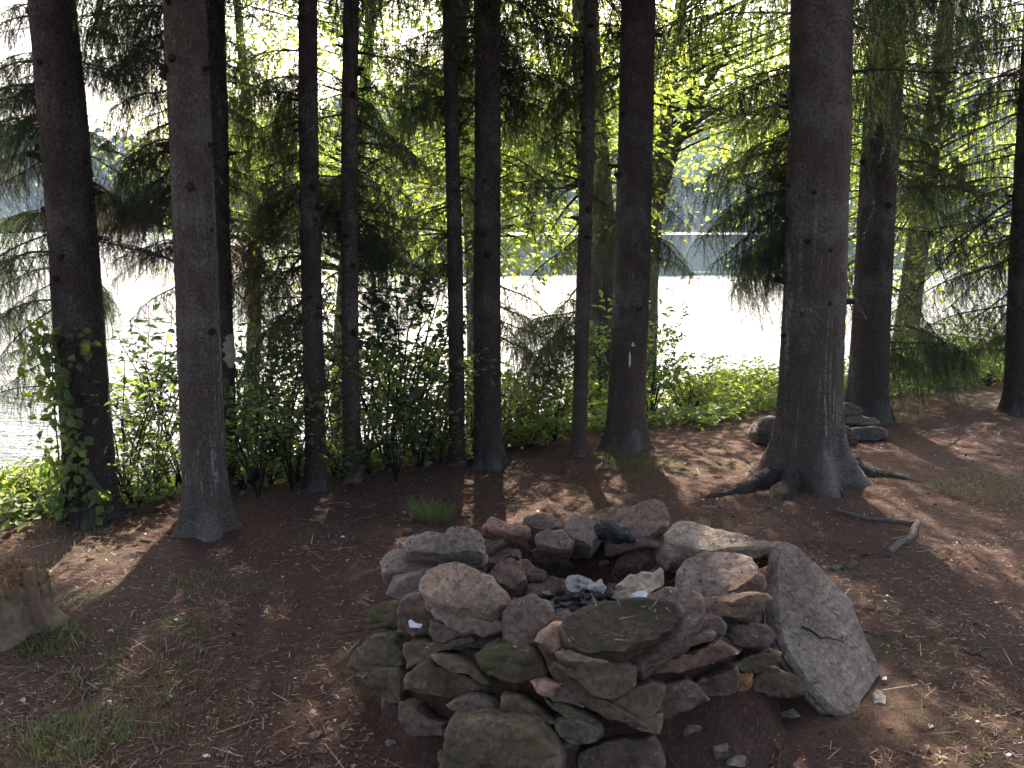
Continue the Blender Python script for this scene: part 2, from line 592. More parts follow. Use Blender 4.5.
cy = SC.cycles
cy.max_bounces = 6
cy.diffuse_bounces = 3
cy.glossy_bounces = 2
cy.transmission_bounces = 4
cy.transparent_max_bounces = 4
cy.volume_bounces = 0
cy.use_denoising = True
cy.sample_clamp_indirect = 4
cy.caustics_reflective = False
cy.caustics_refractive = False

# ------------------------------------------------------------------ spruce branches (shared meshes, about two metres long along +X)
def needle_twig(mb, pts, mat, step=0.011, nl=0.024, nw=0.0025, per=2):
    pts = np.asarray(pts)
    seg = np.diff(pts, axis=0)
    L = np.linalg.norm(seg, axis=1)
    cum = np.concatenate([[0], np.cumsum(L)])
    n = max(2, int(cum[-1] / step))
    t = np.repeat(np.linspace(0, cum[-1], n), per)
    base = np.stack([np.interp(t, cum, pts[:, c]) for c in range(3)], 1)
    i = np.clip(np.searchsorted(cum, t) - 1, 0, len(seg) - 1)
    T = nrm(seg)[i]
    side = nrm(np.cross(T, rv(len(t))))
    d = nrm(T * 0.75 + side)
    ll = nl * RNG.uniform(0.7, 1.15, (len(t), 1))
    wv = nrm(np.cross(d, rv(len(t)))) * nw
    blades(mb, base, base + d * ll, wv, mat)


def make_branch(name, seed, L=2.0, dens=1.0, dead=False, brown=False, coarse=False, hang=1.0, build=True, mb=None, xf=None):
    """pendulous spruce limb: bark wood and needle sprays"""
    rg = np.random.default_rng(seed)
    own = mb is None
    if own: mb = MB()
    n = 12
    t = np.linspace(0, 1, n)
    ax = np.stack([t * L, 0.10 * np.sin(t * 5 + seed) * t * (1 - t) * L, 0.35 * L * t * (1 - t) * 0.5 + 0.02 * np.sin(t * 9 + seed)], 1)
    if xf is None: xf = lambda p: p
    tube(mb, xf(ax), (0.013 * (1 - t) + 0.003) * (0.8 if dead else 1), 5 if not coarse else 3, 0)
    nt_ = int((56 if not coarse else 26) * L / 2 * (0.8 if dead else dens))
    for i in range(nt_):
        tt = rg.uniform(0.08, 1.0) if not dead else rg.uniform(0.2, 1)
        b = np.array([np.interp(tt, t, ax[:, c]) for c in range(3)])
        sgn = 1 if i % 2 else -1
        out_len = rg.uniform(0.10, 0.42) * (1.15 - 0.75 * tt) * L / 2
        dn = rg.uniform(0.12, 0.62) * (1.1 - 0.6 * tt) * hang * L / 2
        fw = rg.uniform(0.05, 0.25)
        if dead: dn *= rg.uniform(-0.4, 0.8); out_len *= 1.2
        k = np.linspace(0, 1, 6)[:, None]
        pts = b + k * np.array([fw, sgn * out_len, 0]) + (k ** 1.8) * np.array([0, 0, -dn]) + (k * (1 - k)) * np.array([0, 0, 0.10])
        pts = pts + np.cumsum(rg.normal(0, 0.008, (6, 3)), 0)
        tube(mb, xf(pts), np.linspace(0.0045, 0.0014, 6), 3, 0, cap=False)
        ns = (5 if not coarse else 0)
        if dead:
            for q in range(3):
                a = pts[rg.integers(1, 5)]
                e = a + rg.normal(0, 0.07, 3)
                tube(mb, xf(np.array([a, (a + e) / 2 + rg.normal(0, .01, 3), e])), [0.002, 0.0016, 0.001], 3, 0, cap=False)
            continue
        m = 2 if brown else 1
        if coarse:
            needle_twig(mb, xf(pts), m, 0.014, 0.06, 0.0075, 2)
        else:
            needle_twig(mb, xf(pts[1:]), m)
            for q in range(ns):
                a = pts[1 + q % 5]
                l = rg.uniform(0.06, 0.17)
                e = a + np.array([rg.normal(0.03, 0.06), rg.normal(0, 0.06), -l * rg.uniform(0.3, 1.0) * hang])
                needle_twig(mb, xf(np.array([a, (a + e) / 2 + np.array([0, 0, 0.012]), e])), m)
    if own:
        o = mb.build(name, [M['twig'], M['needle'], M['needle_dead']], smooth=False)
        me = o.data
        bpy.data.objects.remove(o)
        return me
    return None


LIVE = [make_branch('branch', s, dens=d, hang=h) for s, d, h in ((1, 1.0, 1.3), (2, 1.2, 1.7), (3, 0.9, 1.5), (4, 1.1, 1.1), (5, 1.0, 1.8))]
BROWN = [make_branch('branch', s, dens=0.9, brown=True, hang=1.3) for s in (21, 22)]
DEAD = [make_branch('dead_branch', s, dead=True) for s in (31, 32, 33)]


def make_crown(seed, z0=4.1, z1=15.0, n=88, rmax=2.6, at=None, scl=(1, 1, 1), spin=0.0):
    """the upper crown: whorls of drooping limbs up to the leader"""
    rg = np.random.default_rng(seed)
    mb = MB()
    for i in range(n):
        f = i / n
        z = z0 + (z1 - z0) * (round(f * 13) / 13) ** 1.1 + rg.uniform(-.08, .08)
        L = rmax * (1 - f * 0.85) * rg.uniform(0.75, 1.15)
        az = i * 2.4 + rg.uniform(-0.4, 0.4)
        pit = R(rg.uniform(-25, 8))
        ca, sa, cp, sp = math.cos(az), math.sin(az), math.cos(pit), math.sin(pit)
        Rz = np.array([[ca, -sa, 0], [sa, ca, 0], [0, 0, 1]])
        Ry = np.array([[cp, 0, -sp], [0, 1, 0], [sp, 0, cp]])
        A = Rz @ Ry
        if at is not None:      # world position of the bough
            k = np.linspace(0.1, 1, 6)[:, None] * np.array([[L, 0, -0.12]])
            q = (k @ A.T + np.array([0, 0, z])) * np.array(scl)
            c_, s_ = math.cos(spin), math.sin(spin)
            q = np.stack([q[:, 0] * c_ - q[:, 1] * s_, q[:, 0] * s_ + q[:, 1] * c_, q[:, 2]], 1) + np.asarray(at)
            if in_gap(q, 0.27): continue
        make_branch('x', seed * 100 + i, L=L, dens=1.0, coarse=True, mb=mb, xf=lambda p, A=A, z=z: p @ A.T + np.array([0, 0, z]))
    o = mb.build('crown', [M['twig'], M['needle'], M['needle_dead']], smooth=False)
    me = o.data
    bpy.data.objects.remove(o)
    return me


CROWNS = [make_crown(1), make_crown(2, 4.0, 13.5, 80, 2.5)]


def child(name, me, parent, loc, rot=(0, 0, 0), sc=1.0):
    o = bpy.data.objects.new(name, me)
    COL.objects.link(o)
    o.parent = parent
    o.location = [float(c) for c in loc]
    o.rotation_euler = rot
    o.scale = (sc, sc, sc) if not isinstance(sc, tuple) else sc
    return o


# ------------------------------------------------------------------ trees
def trunk_mesh(base, top, r0, height, seed, flare=0.35, roots=5, knots=14, sides=60, zlow=-0.35):
    """tapered spruce bole from below the soil, with root flare and branch stubs; returns builder (world coords)"""
    rg = np.random.default_rng(seed)
    base = np.asarray(base, float)
    ax = nrm(np.asarray(top) - base)
    ax = ax / ax[2]
    zs = np.concatenate([np.linspace(zlow, 0.7, 46), np.linspace(0.722, 3.6, 125), np.linspace(3.75, height, 30)])
    ang = np.arange(sides) * 2 * math.pi / sides
    ph = rg.uniform(0, 6.28)
    mb = MB()
    rows = []
    for z in zs:
        c = base + ax * z + np.array([math.sin(z * 0.9 + ph), math.cos(z * 0.7 + ph), 0]) * 0.008 * min(z, 3)
        r = r0 * (1 - max(z, 0) / height * 0.93)
        fl = flare * math.exp(-max(z, -0.1) / (r0 * 0.9))
        lobes = (0.5 + 0.5 * np.cos(roots * ang + ph + 0.5 * np.sin(2 * ang + ph))) ** 1.5
        rr = r * (1 + fl * (0.35 + 1.3 * lobes))
        rr = rr * np.array([1 + 0.05 * mnoise.noise(Vector((math.cos(a) * 2.2 + seed, math.sin(a) * 2.2, z * 1.4))) + 0.03 * mnoise.noise(Vector((math.cos(a) * 7 + seed, math.sin(a) * 7, z * 5))) + (0.0045 / r0 * (1 - 2 * abs(mnoise.noise(Vector((math.cos(a) * r0 * 42 + seed, math.sin(a) * r0 * 42, z * 22))))) if z < 3.7 else 0) for a in ang])
        rows.append(c + np.stack([np.cos(ang) * rr, np.sin(ang) * rr, 0 * ang], 1))
    V = np.concatenate(rows)
    n = len(zs)
    i, j = np.meshgrid(np.arange(n - 1), np.arange(sides), indexing='ij')
    i, j = i.ravel(), j.ravel()
    j2 = (j + 1) % sides
    mb.add(V, np.stack([i * sides + j, i * sides + j2, (i + 1) * sides + j2, (i + 1) * sides + j], 1), 0)
    for q in range(knots):
        z = rg.uniform(0.9, 3.6)
        a = rg.uniform(0, 6.28)
        r = r0 * (1 - z / height * 0.93)
        d = np.array([math.cos(a), math.sin(a), rg.uniform(-0.1, 0.25)])
        c = base + ax * z
        ln = rg.choice([0.012, 0.015, 0.02, 0.06])
        kr = rg.uniform(0.010, 0.021) * (0.7 + r0 * 2)
        tube(mb, [c + d * r * 0.85, c + d * (r + 0.006), c + d * (r + ln)], [kr * 1.6, kr, kr * 0.75], 8, 1)
    return mb, ax


TREES = {}
#        key: (u at base, base row, u at row 0, depth Y or None, width px, height, bark, label)
SPR = {
    1: (90, None, 52, 5.25, 46, 17, 'bark', 'leftmost spruce trunk with a leafy vine climbing its lower part'),
    2: (207, 528, 180, None, 41, 17, 'bark_resin', 'grey lichen streaked spruce, the nearest trunk in the left half of the photo'),
    3: (226, None, 208, 5.9, 24, 15, 'bark', 'dark spruce half hidden behind a grey streaked trunk, pale scar at its edge'),
    4: (316, None, 309, 5.75, 19, 14, 'bark', 'very dark straight young spruce, left one of a close slim pair'),
    5: (352, None, 350, 5.95, 16, 13, 'bark_red', 'slim brown young spruce, right one of a close slim pair'),
    6: (457, None, 453, 6.3, 14, 13, 'bark', 'thin dark spruce pole standing just left of a thicker trunk near the photo centre'),
    7: (488, 466, 484, None, 26, 16, 'bark', 'medium spruce trunk near the photo centre with a thin dark pole on its left'),
    8: (579, 456, 588, None, 13, 13, 'bark_red', 'thin brown spruce pole beside the trunk that has a white paint mark'),
    9: (625, 447, 639, None, 35, 18, 'bark_red', 'stout brown spruce with a small white paint mark on its bark'),
    10: (806, 480, 824, None, 60, 22, 'bark_resin', 'largest nearest spruce with flared roots and pale resin streaks'),
    11: (867, 418, 886, None, 36, 19, 'bark', 'brown spruce rising behind the small stone pile on the right'),
    12: (1017, 413, 1034, None, 24, 16, 'bark', 'dark spruce trunk at the right edge of the photo with long weeping branches'),
}


def axis_at_row(T, v):
    lo, hi = -0.5, 14.0
    for _ in range(40):
        mid = (lo + hi) / 2
        if proj(T['base'] + T['ax'] * mid)[1] > v: lo = mid
        else: hi = mid
    return T['base'] + T['ax'] * lo, lo


def spruce(key, spec, seed):
    ub, vb, ut, Yd, wpx, H, bark, label = spec
    if Yd is None:
        b = G(ub, vb)
    else:
        d = ray(ub, 480)
        x = d[0] / d[1] * Yd
        b = np.array([x, Yd, float(gz(x, Yd))])
    tp = P(ut, 0, b[1])
    depth = (P(ub, 250, b[1]) - CAM) @ FWD
    zz = P(ub, 250, b[1])[2] - b[2]
    r = wpx / F * depth / 2
    r0 = r / (1 - zz / H * 0.93)
    root = empty('spruce_tree', b, label, 'tree', 'spruces along the lake bank')
    big = key == 10
    mb, ax = trunk_mesh(np.zeros(3), tp - b, r0, H, seed, flare=0.75 if big else 0.38, roots=5, knots=46 if big else 22)
    mb.build('trunk', [M[bark], M['twig']], root)
    T = dict(root=root, base=b, ax=ax, r0=r0, H=H, n=0)
    TREES[key] = T
    cz = 0.2
    # upper crown: whorl mesh shared among the spruces
    s = H / 16.5
    off = np.array([ax[0] * 6, ax[1] * 6, 0.35])
    scl = (1.0 if H > 15 else 0.85, 1.0 if H > 15 else 0.85, max(s, 0.95))
    me = make_crown(200 + key, n=84, at=b + off, scl=scl, spin=seed * 1.7)
    child('crown', me, root, off, (0, 0, seed * 1.7), scl)
    return T


for i_, (k_, s_) in enumerate(SPR.items()):
    spruce(k_, s_, i_ + 3)


def branch_to(key, v, tu, tv, dY, kind='L'):
    T = TREES[key]
    if kind != 'D': v = tv - 0.42 * (tv - v)
    a, z = axis_at_row(T, v)
    tip = P(tu, tv, a[1] + dY)
    d = tip - a
    L = np.linalg.norm(d)
    if kind != 'D' and in_gap(a + np.linspace(0.2, 1, 6)[:, None] * d - np.array([0, 0, .12]), 0.07): return
    az = math.atan2(d[1], d[0])
    pit = math.asin(max(-0.8, min(0.8, d[2] / L)))
    me = random.choice({'L': LIVE, 'B': BROWN, 'D': DEAD}[kind])
    child('dead_branch' if kind == 'D' else 'branch', me, T['root'], a - T['base'], (random.uniform(-.2, .2), -pit, az), L / 2.0)
    T['n'] += 1


HERO = [
    # key, row at trunk, tip u, tip v, depth change, kind
    (1, 232, -20, 238, -.1, 'D'), (1, 256, -20, 268, .1, 'D'), (1, 272, -25, 276, -.2, 'D'),
    (1, 40, -40, 120, .2, 'L'), (1, 70, -30, 210, -.3, 'L'), (1, 20, -10, 70, .4, 'L'), (1, 120, -60, 300, -.2, 'L'), (1, 90, -20, 180, .5, 'B'),
    (1, 30, 150, 90, .5, 'L'), (1, 90, 150, 190, .6, 'L'), (1, 60, 130, 230, .8, 'B'), (1, 10, 140, 40, .4, 'L'), (1, 130, 140, 260, .7, 'L'),
    (2, 240, 85, 205, .6, 'D'), (2, 190, 100, 150, .3, 'D'), (2, 275, 80, 240, .8, 'D'), (2, 60, 110, 110, .5, 'L'), (2, 10, 110, 70, .6, 'L'), (2, 120, 110, 230, .9, 'B'),
    (2, 100, 120, 180, 1.0, 'L'), (2, -20, 280, 40, .5, 'D'), (2, -30, 60, 30, .6, 'L'),
    (3, 40, 265, 140, .5, 'L'), (3, 100, 275, 220, .6, 'L'), (3, 150, 280, 280, .7, 'B'), (3, 215, 265, 290, .2, 'D'), (3, 20, 290, 20, .4, 'D'), (3, 70, 290, 50, .3, 'D'), (3, 60, 130, 150, .8, 'L'),
    (4, 50, 240, 160, .3, 'L'), (4, 85, 245, 260, .5, 'L'), (4, 110, 265, 220, .4, 'L'), (4, 140, 250, 330, .6, 'L'), (4, 60, 390, 140, .5, 'L'), (4, 20, 230, 70, .6, 'L'), (4, 100, 270, 190, -.2, 'B'), (4, 170, 270, 240, .3, 'D'), (4, 90, 370, 200, .8, 'B'),
    (5, 40, 430, 120, .4, 'L'), (5, 80, 410, 200, .6, 'L'), (5, 140, 425, 270, .5, 'L'), (5, 60, 270, 150, .6, 'L'), (5, 200, 400, 330, .7, 'L'), (5, 100, 440, 170, .9, 'B'), (5, 210, 400, 220, .4, 'D'), (5, 120, 290, 210, 1.0, 'L'), (5, 235, 330, 230, .1, 'D'), (5, 240, 375, 245, .2, 'D'), (5, 10, 440, 50, .5, 'L'),
    (6, 20, 385, 60, .3, 'L'), (6, 50, 525, 80, .6, 'L'), (6, 140, 375, 250, .5, 'L'), (6, 205, 385, 270, .3, 'D'), (6, 87, 395, 120, .4, 'D'), (6, 5, 400, 90, .5, 'L'), (6, 0, 520, 30, .6, 'L'), (6, 60, 390, 130, .8, 'L'),
    (7, 40, 565, 90, .6, 'L'), (7, 90, 560, 190, .5, 'L'), (7, 150, 555, 250, .8, 'L'), (7, 210, 565, 330, .6, 'L'), (7, 170, 415, 290, .9, 'L'), (7, 0, 570, 40, .6, 'L'), (7, 20, 410, 40, .7, 'L'), (7, 260, 550, 380, .9, 'L'), (7, 100, 425, 200, .7, 'D'),
    (8, 120, 520, 230, .5, 'L'), (8, 60, 520, 110, .7, 'L'), (8, 190, 525, 320, .6, 'L'), (8, 20, 510, 50, .6, 'L'), (8, 250, 545, 360, .7, 'L'), (8, 130, 640, 240, .8, 'L'), (8, 0, 640, 40, .8, 'L'),
    (9, 115, 690, 230, .3, 'L'), (9, 170, 685, 260, .4, 'L'), (9, 60, 560, 150, .9, 'L'), (9, 210, 690, 300, .7, 'L'), (9, 85, 720, 40, .5, 'D'), (9, 105, 760, 130, .6, 'D'), (9, -10, 545, 60, .8, 'L'), (9, 150, 560, 260, 1.0, 'L'),
    (10, 60, 715, 170, .9, 'L'), (10, 95, 700, 240, 1.1, 'L'), (10, 110, 740, 280, 1.0, 'L'), (10, 0, 735, 60, .8, 'L'), (10, 130, 690, 110, .6, 'D'), (10, 80, 1030, 82, .5, 'D'), (10, 100, 700, 130, .7, 'D'), (10, -60, 1005, 25, .2, 'L'), (10, -70, 1030, 10, .5, 'L'), (10, 40, 740, 130, 1.4, 'L'), (10, -40, 900, 60, 1.6, 'L'), (10, 150, 745, 262, 1.5, 'L'),
    (11, 50, 960, 120, .3, 'L'), (11, 90, 950, 220, .6, 'L'), (11, 20, 800, 60, .8, 'L'), (11, 150, 780, 240, .9, 'L'), (11, 10, 970, 50, .8, 'L'), (11, 130, 960, 300, .8, 'L'), (11, 190, 980, 195, .5, 'D'), (11, 100, 770, 170, .7, 'L'), (11, 190, 790, 300, 1.2, 'L'),
    (12, 20, 900, 110, .3, 'L'), (12, 60, 895, 200, .5, 'L'), (12, 100, 900, 280, .4, 'L'), (12, 140, 925, 330, .3, 'L'), (12, 30, 950, 50, .6, 'L'), (12, 165, 880, 320, .8, 'L'), (12, 90, 930, 180, .9, 'L'), (12, 190, 870, 345, .2, 'D'), (12, 110, 925, 190, .1, 'D'), (12, 200, 960, 370, .5, 'L'), (12, 60, 1080, 200, .3, 'L'), (12, 130, 960, 260, -.3, 'B'),
]
HERO += [
    (1, 190, -10, 330, -.3, 'L'), (1, 160, -30, 390, -.2, 'L'), (1, 100, 130, 300, .5, 'L'), (1, 150, 145, 330, .4, 'L'), (1, 60, 140, 140, .2, 'L'), (2, 60, 130, 160, .3, 'L'),
    (2, 140, 130, 290, .7, 'B'), (2, 90, 95, 60, .6, 'L'), (3, 120, 270, 270, .3, 'L'), (3, 80, 285, 180, .4, 'L'), (3, 170, 275, 350, .5, 'L'), (3, 140, 255, 300, .6, 'B'),
    (4, 80, 250, 200, .1, 'L'), (4, 60, 265, 130, .2, 'B'), (4, 130, 260, 300, .3, 'L'), (4, 170, 235, 380, .5, 'L'), (4, 110, 380, 230, .4, 'L'), (4, 40, 270, 90, .2, 'L'), (4, 70, 255, 150, -.2, 'L'),
    (5, 60, 420, 160, .2, 'L'), (5, 110, 405, 250, .3, 'L'), (5, 160, 410, 320, .4, 'L'), (5, 90, 430, 90, .4, 'L'), (5, 50, 290, 120, .3, 'L'), (5, 190, 415, 370, .6, 'L'), (5, 130, 395, 230, .1, 'B'), (5, 70, 410, 150, 0, 'L'),
    (6, 100, 385, 180, .3, 'L'), (6, 170, 400, 320, .3, 'L'), (6, 30, 395, 110, .2, 'L'), (6, 120, 530, 240, .5, 'L'), (6, 70, 400, 130, .1, 'L'),
    (7, 70, 560, 150, .3, 'L'), (7, 120, 555, 230, .4, 'L'), (7, 180, 545, 320, .3, 'L'), (7, 230, 540, 370, .5, 'L'), (7, 30, 545, 70, .4, 'L'), (7, 140, 560, 200, .2, 'L'), (7, 200, 530, 300, .7, 'L'),
    (8, 90, 515, 200, .3, 'L'), (8, 160, 520, 290, .4, 'L'), (8, 220, 530, 370, .5, 'L'), (8, 40, 520, 90, .5, 'L'), (8, 160, 630, 330, .7, 'L'),
    (9, 130, 692, 215, .2, 'L'), (9, 150, 700, 280, .3, 'L'), (9, 190, 675, 310, .4, 'L'), (9, 20, 560, 110, .7, 'L'), (9, 90, 570, 210, .8, 'L'),
    (10, 80, 725, 210, .6, 'L'), (10, 110, 715, 265, .8, 'L'), (10, 70, 750, 190, .5, 'L'), (10, 130, 735, 290, .9, 'L'), (10, 90, 705, 180, 1.0, 'L'), (10, 30, 720, 90, 1.1, 'L'), (10, 100, 745, 240, .4, 'L'),
    (11, 70, 970, 170, .2, 'L'), (11, 110, 955, 260, .4, 'L'), (11, 170, 950, 350, .6, 'L'), (11, 30, 950, 80, .3, 'L'), (11, 60, 800, 150, .7, 'L'), (11, 140, 790, 290, .8, 'L'),
    (12, 40, 905, 140, .2, 'L'), (12, 80, 900, 240, .4, 'L'), (12, 120, 915, 310, .3, 'L'), (12, 160, 930, 370, .5, 'L'), (12, 60, 930, 150, .1, 'L'), (12, 100, 960, 230, .2, 'L'), (12, 140, 975, 310, .4, 'L'), (12, 10, 920, 60, .4, 'L'),
]
# dense weeping sprays: (tree, tip columns, tip rows, number, live or brown)
rgc = np.random.default_rng(2024)
for key, u0, u1, v0, v1, nb, kd in [
    (1, -30, 20, 0, 400, 24, 'L'), (1, 105, 160, 20, 320, 18, 'L'), (2, 90, 150, 0, 300, 15, 'L'), (2, 110, 150, 180, 330, 4, 'B'), (3, 240, 300, 60, 320, 17, 'L'), (3, 235, 280, 180, 320, 4, 'B'),
    (4, 225, 290, 70, 340, 20, 'L'), (4, 340, 410, 90, 240, 12, 'L'), (4, 240, 290, 150, 300, 4, 'B'), (5, 375, 440, 30, 330, 22, 'L'), (5, 265, 320, 90, 230, 8, 'L'), (6, 385, 430, 40, 330, 10, 'L'), (6, 490, 540, 60, 250, 5, 'L'),
    (7, 510, 570, 20, 390, 18, 'L'), (7, 410, 450, 20, 120, 5, 'L'), (8, 505, 560, 60, 380, 17, 'L'), (9, 660, 700, 130, 300, 8, 'L'), (9, 555, 600, 60, 240, 7, 'L'),
    (10, 695, 770, 100, 290, 22, 'L'), (11, 915, 990, 30, 380, 18, 'L'), (11, 770, 830, 60, 300, 8, 'L'), (12, 885, 990, 30, 375, 26, 'L')]:
    for q in range(nb):
        tv = rgc.uniform(v0, v1)
        HERO.append((key, tv - rgc.uniform(10, 110), rgc.uniform(u0, u1), tv, rgc.uniform(-.1, 1.0), kd))
for h in HERO:
    branch_to(*h)
# further sprays behind the trunks, lowest live whorls
for key, T in TREES.items():
    rg = np.random.default_rng(500 + key)
    for q in range(7):
        z = rg.uniform(3.0, 4.4)
        az = R(rg.uniform(20, 160))
        L = rg.uniform(1.2, 2.1)
        child('branch', LIVE[rg.integers(0, 5)], T['root'], T['ax'] * z, (0, R(rg.uniform(-5, 14)), az), L / 2)

# the wood goes on round and behind the clearing: unseen spruces added for shade
for q, (x, y, H, l) in enumerate([(-4.3, 0.2, 17, 'spruce at the left side of the clearing'), (4.2, 1.0, 18, 'spruce at the right side of the clearing'), (-1.6, -2.9, 17, 'spruce behind the fire ring clearing, left'), (2.0, -3.2, 18, 'spruce behind the fire ring clearing, right'),
                                  (-5.4, 2.4, 16, 'spruce at the far left of the clearing'), (6.2, 4.0, 17, 'spruce at the far right of the clearing'), (-5.0, -2.2, 17, 'spruce deep in the wood on the left'), (5.4, -1.4, 18, 'spruce deep in the wood on the right'),
                                  (0.2, -6.2, 18, 'spruce deep in the wood behind the clearing'), (-3.6, -6.5, 17, 'spruce in the back row of the wood, left'), (4.0, -6.6, 17, 'spruce in the back row of the wood, right'), (-8.2, 0.5, 17, 'outermost spruce on the left'), (8.6, 1.4, 18, 'outermost spruce on the right')]):
    z = float(gz(x, y))
    root = empty('spruce_tree', (x, y, z), l, 'tree', 'unseen spruces added round the clearing for shade')
    r_ = 0.14 + 0.012 * (q % 5)
    mb, ax = trunk_mesh(np.zeros(3), np.array([0.02, 0.01, 1.0]), r_, H, 60 + q, knots=10, sides=30)
    mb.build('trunk', [M['bark'], M['twig']], root)
    child('crown', CROWNS[q % 2], root, (0, 0, -0.2), (0, 0, q * 1.3), (1.25, 1.25, H / 16.5))

# marks on trunks
def on_trunk(key, v, du, mesh_fn):
    pass


def bark_patch(key, v, az_off, w, h, mat, name, seed, jag=0.25, lift=0.006):
    """an irregular patch lying on the bark (facing the camera), as part of the tree"""
    T = TREES[key]
    c, z = axis_at_row(T, v)
    rg = np.random.default_rng(seed)
    n, m = 9, 12
    r = T['r0'] * (1 - z / T['H'] * 0.93) * 1.04 + lift
    to = math.atan2(CAM[1] - c[1], CAM[0] - c[0]) + az_off
    mb = MB()
    rows = []
    for j in range(m):
        f = j / (m - 1)
        ww = w * math.sin(math.pi * (0.06 + 0.88 * f)) ** 0.6 * (1 + jag * rg.uniform(-1, 1))
        sh = rg.uniform(-.12, .12) * w
        zz = (f - 0.5) * h
        cc = c + T['ax'] * zz - T['base']
        for i in range(n):
            s = (i / (n - 1) - 0.5) * ww + sh
            a = to + s / r
            edge = abs(i / (n - 1) - 0.5) * 2
            rr = r + 0.004 * (1 - edge ** 3) - 0.012 * (edge > 0.95) + rg.uniform(-1, 1) * 0.0015
            rows.append(cc + np.array([math.cos(a) * rr, math.sin(a) * rr, 0]))
    V = np.array(rows)
    i, j = np.meshgrid(np.arange(m - 1), np.arange(n - 1), indexing='ij')
    i, j = i.ravel(), j.ravel()
    mb.add(V, np.stack([i * n + j, i * n + j + 1, (i + 1) * n + j + 1, (i + 1) * n + j], 1))
    return mb.build(name, mat, T['root'])


bark_patch(9, 357, 0.1, 0.018, 0.10, M['paint'], 'paint_mark', 1)
bark_patch(9, 342, 0.25, 0.02, 0.03, M['paint'], 'paint_mark', 2)
bark_patch(3, 350, 0.75, 0.10, 0.20, M['scar'], 'bark_scar', 3, lift=0.012)
# roots of the largest spruce
def ground_path(pix, n=14, lift=0.0):
    pts = np.array([G(u, v) for u, v in pix])
    t = np.linspace(0, 1, len(pts)); tt = np.linspace(0, 1, n)
    p = np.stack([np.interp(tt, t, pts[:, c]) for c in range(3)], 1)
    p[:, :2] += RNG.normal(0, 0.012, (n, 2))
    p[:, 2] = gz(p[:, 0], p[:, 1]) + lift
    return p


T10 = TREES[10]
for pix, r0, r1 in (([(800, 478), (765, 486), (735, 491), (705, 498)], 0.095, 0.012), ([(800, 478), (788, 491), (776, 503), (760, 514)], 0.075, 0.010),
                    ([(815, 476), (850, 472), (885, 476), (922, 482)], 0.085, 0.015), ([(815, 478), (832, 486), (845, 497)], 0.05, 0.012)):
    p = ground_path(pix, 14)
    f = np.linspace(0, 1, 14)
    p[:, 2] += 0.16 * (1 - f) ** 3 - 0.55 * (r0 * (1 - f) ** 0.8 + r1) * (0.25 + 0.75 * f)
    mb = MB()
    tube(mb, p - T10['base'], r0 * (1 - f) ** 0.7 + r1, 14, 0, wob=0.17)
    mb.build('root', M['bark'], T10['root'])

# ------------------------------------------------------------------ broadleaf trees on the bank
def broadleaf(u, Y, label, seed, crown_c, crown_r, nclus, lean_top=None, r0=0.13, H=8.0, mat='leaf_lime', limbs=(), leaf=0.075, per=84, grp='broadleaf trees by the water'):
    d = ray(u, 400)
    x = d[0] / d[1] * Y
    b = np.array([x, Y, max(float(gz(x, Y)), LAKE_Z)])
    root = empty('broadleaf_tree', b, label, 'tree', grp)
    rg = np.random.default_rng(seed)
    mb = MB()
    top = (np.array(lean_top) if lean_top is not None else b + np.array([rg.uniform(-.5, .5), 0.3, H])) - b
    n = 16
    f = np.linspace(0, 1, n)[:, None]
    ax = f * top + np.sin(f * 5 + seed) * np.array([0.10, 0.06, 0])
    ax[0, 2] -= 0.3
    tube(mb, ax, r0 * (1 - f[:, 0]) ** 0.8 + 0.015, 12, 0, wob=0.05)
    mbw = mb
    cl = []
    for pts, rr in limbs:
        p = np.array([P(*q) for q in pts]) - b
        t = np.linspace(0, 1, len(p)); tt = np.linspace(0, 1, 12)
        pp = np.stack([np.interp(tt, t, p[:, c]) for c in range(3)], 1)
        pp += np.cumsum(rg.normal(0, 0.012, pp.shape), 0)
        mb = MB(); tube(mb, pp, np.linspace(rr, rr * 0.35, 12), 8, 0, wob=0.05)
        mb.build('limb', M['bark_broad'], root)
    cc = np.array(crown_c) - b
    cr = np.array(crown_r)
    mbl = MB()
    nup = int(nclus * 0.8)
    nclus = int(nclus * 0.72)
    for i in range(nclus + nup):
        q = rv(1)[0] * rg.random() ** 0.45
        c = cc + q * cr
        if i >= nclus:      # the upper storey of the crown, added to dapple the ground with shade
            c = cc + q * cr * np.array([1.0, 1.2, 1.25]) + np.array([0, 0, cr[2] * 1.0 + 1.9])
            if in_gap(c + b, 0.52): continue
        # twig from the trunk to the cluster
        hz = np.clip(c[2] - 0.35 * np.linalg.norm(c[:2]), 0.3 * top[2], 0.97 * top[2])
        k = hz / top[2]
        a = np.array([np.interp(k, f[:, 0], ax[:, j]) for j in range(3)])
        mid = (a + c) / 2 + np.array([0, 0, 0.12]) + rg.normal(0, 0.08, 3)
        tt = np.linspace(0, 1, 7)[:, None]
        tw = (1 - tt) ** 2 * a + 2 * tt * (1 - tt) * mid + tt ** 2 * c
        tube(mbw, tw, np.linspace(0.018, 0.004, 7), 4, 1, cap=False)
        m = int(per * rg.uniform(0.6, 1.4))
        sp = rg.uniform(0.22, 0.5)
        pos = c + RNG.normal(size=(m, 3)) * np.array([sp, sp, sp * 0.42])
        dirs = nrm((pos - c) * np.array([1, 1, 0.5]) + np.array([0, 0, -0.12])) + 0.5 * rv(m)
        nor = np.array([0, 0, 1.0]) + 0.55 * rv(m)
        L = leaf * RNG.uniform(0.7, 1.25, m)
        leaves(mbl, pos, dirs, nor, L, L * 0.72)
    mbw.build('trunk', [M['bark_broad'], M['twig']], root)
    mbl.build('crown', M[mat], root, smooth=False)
    return root


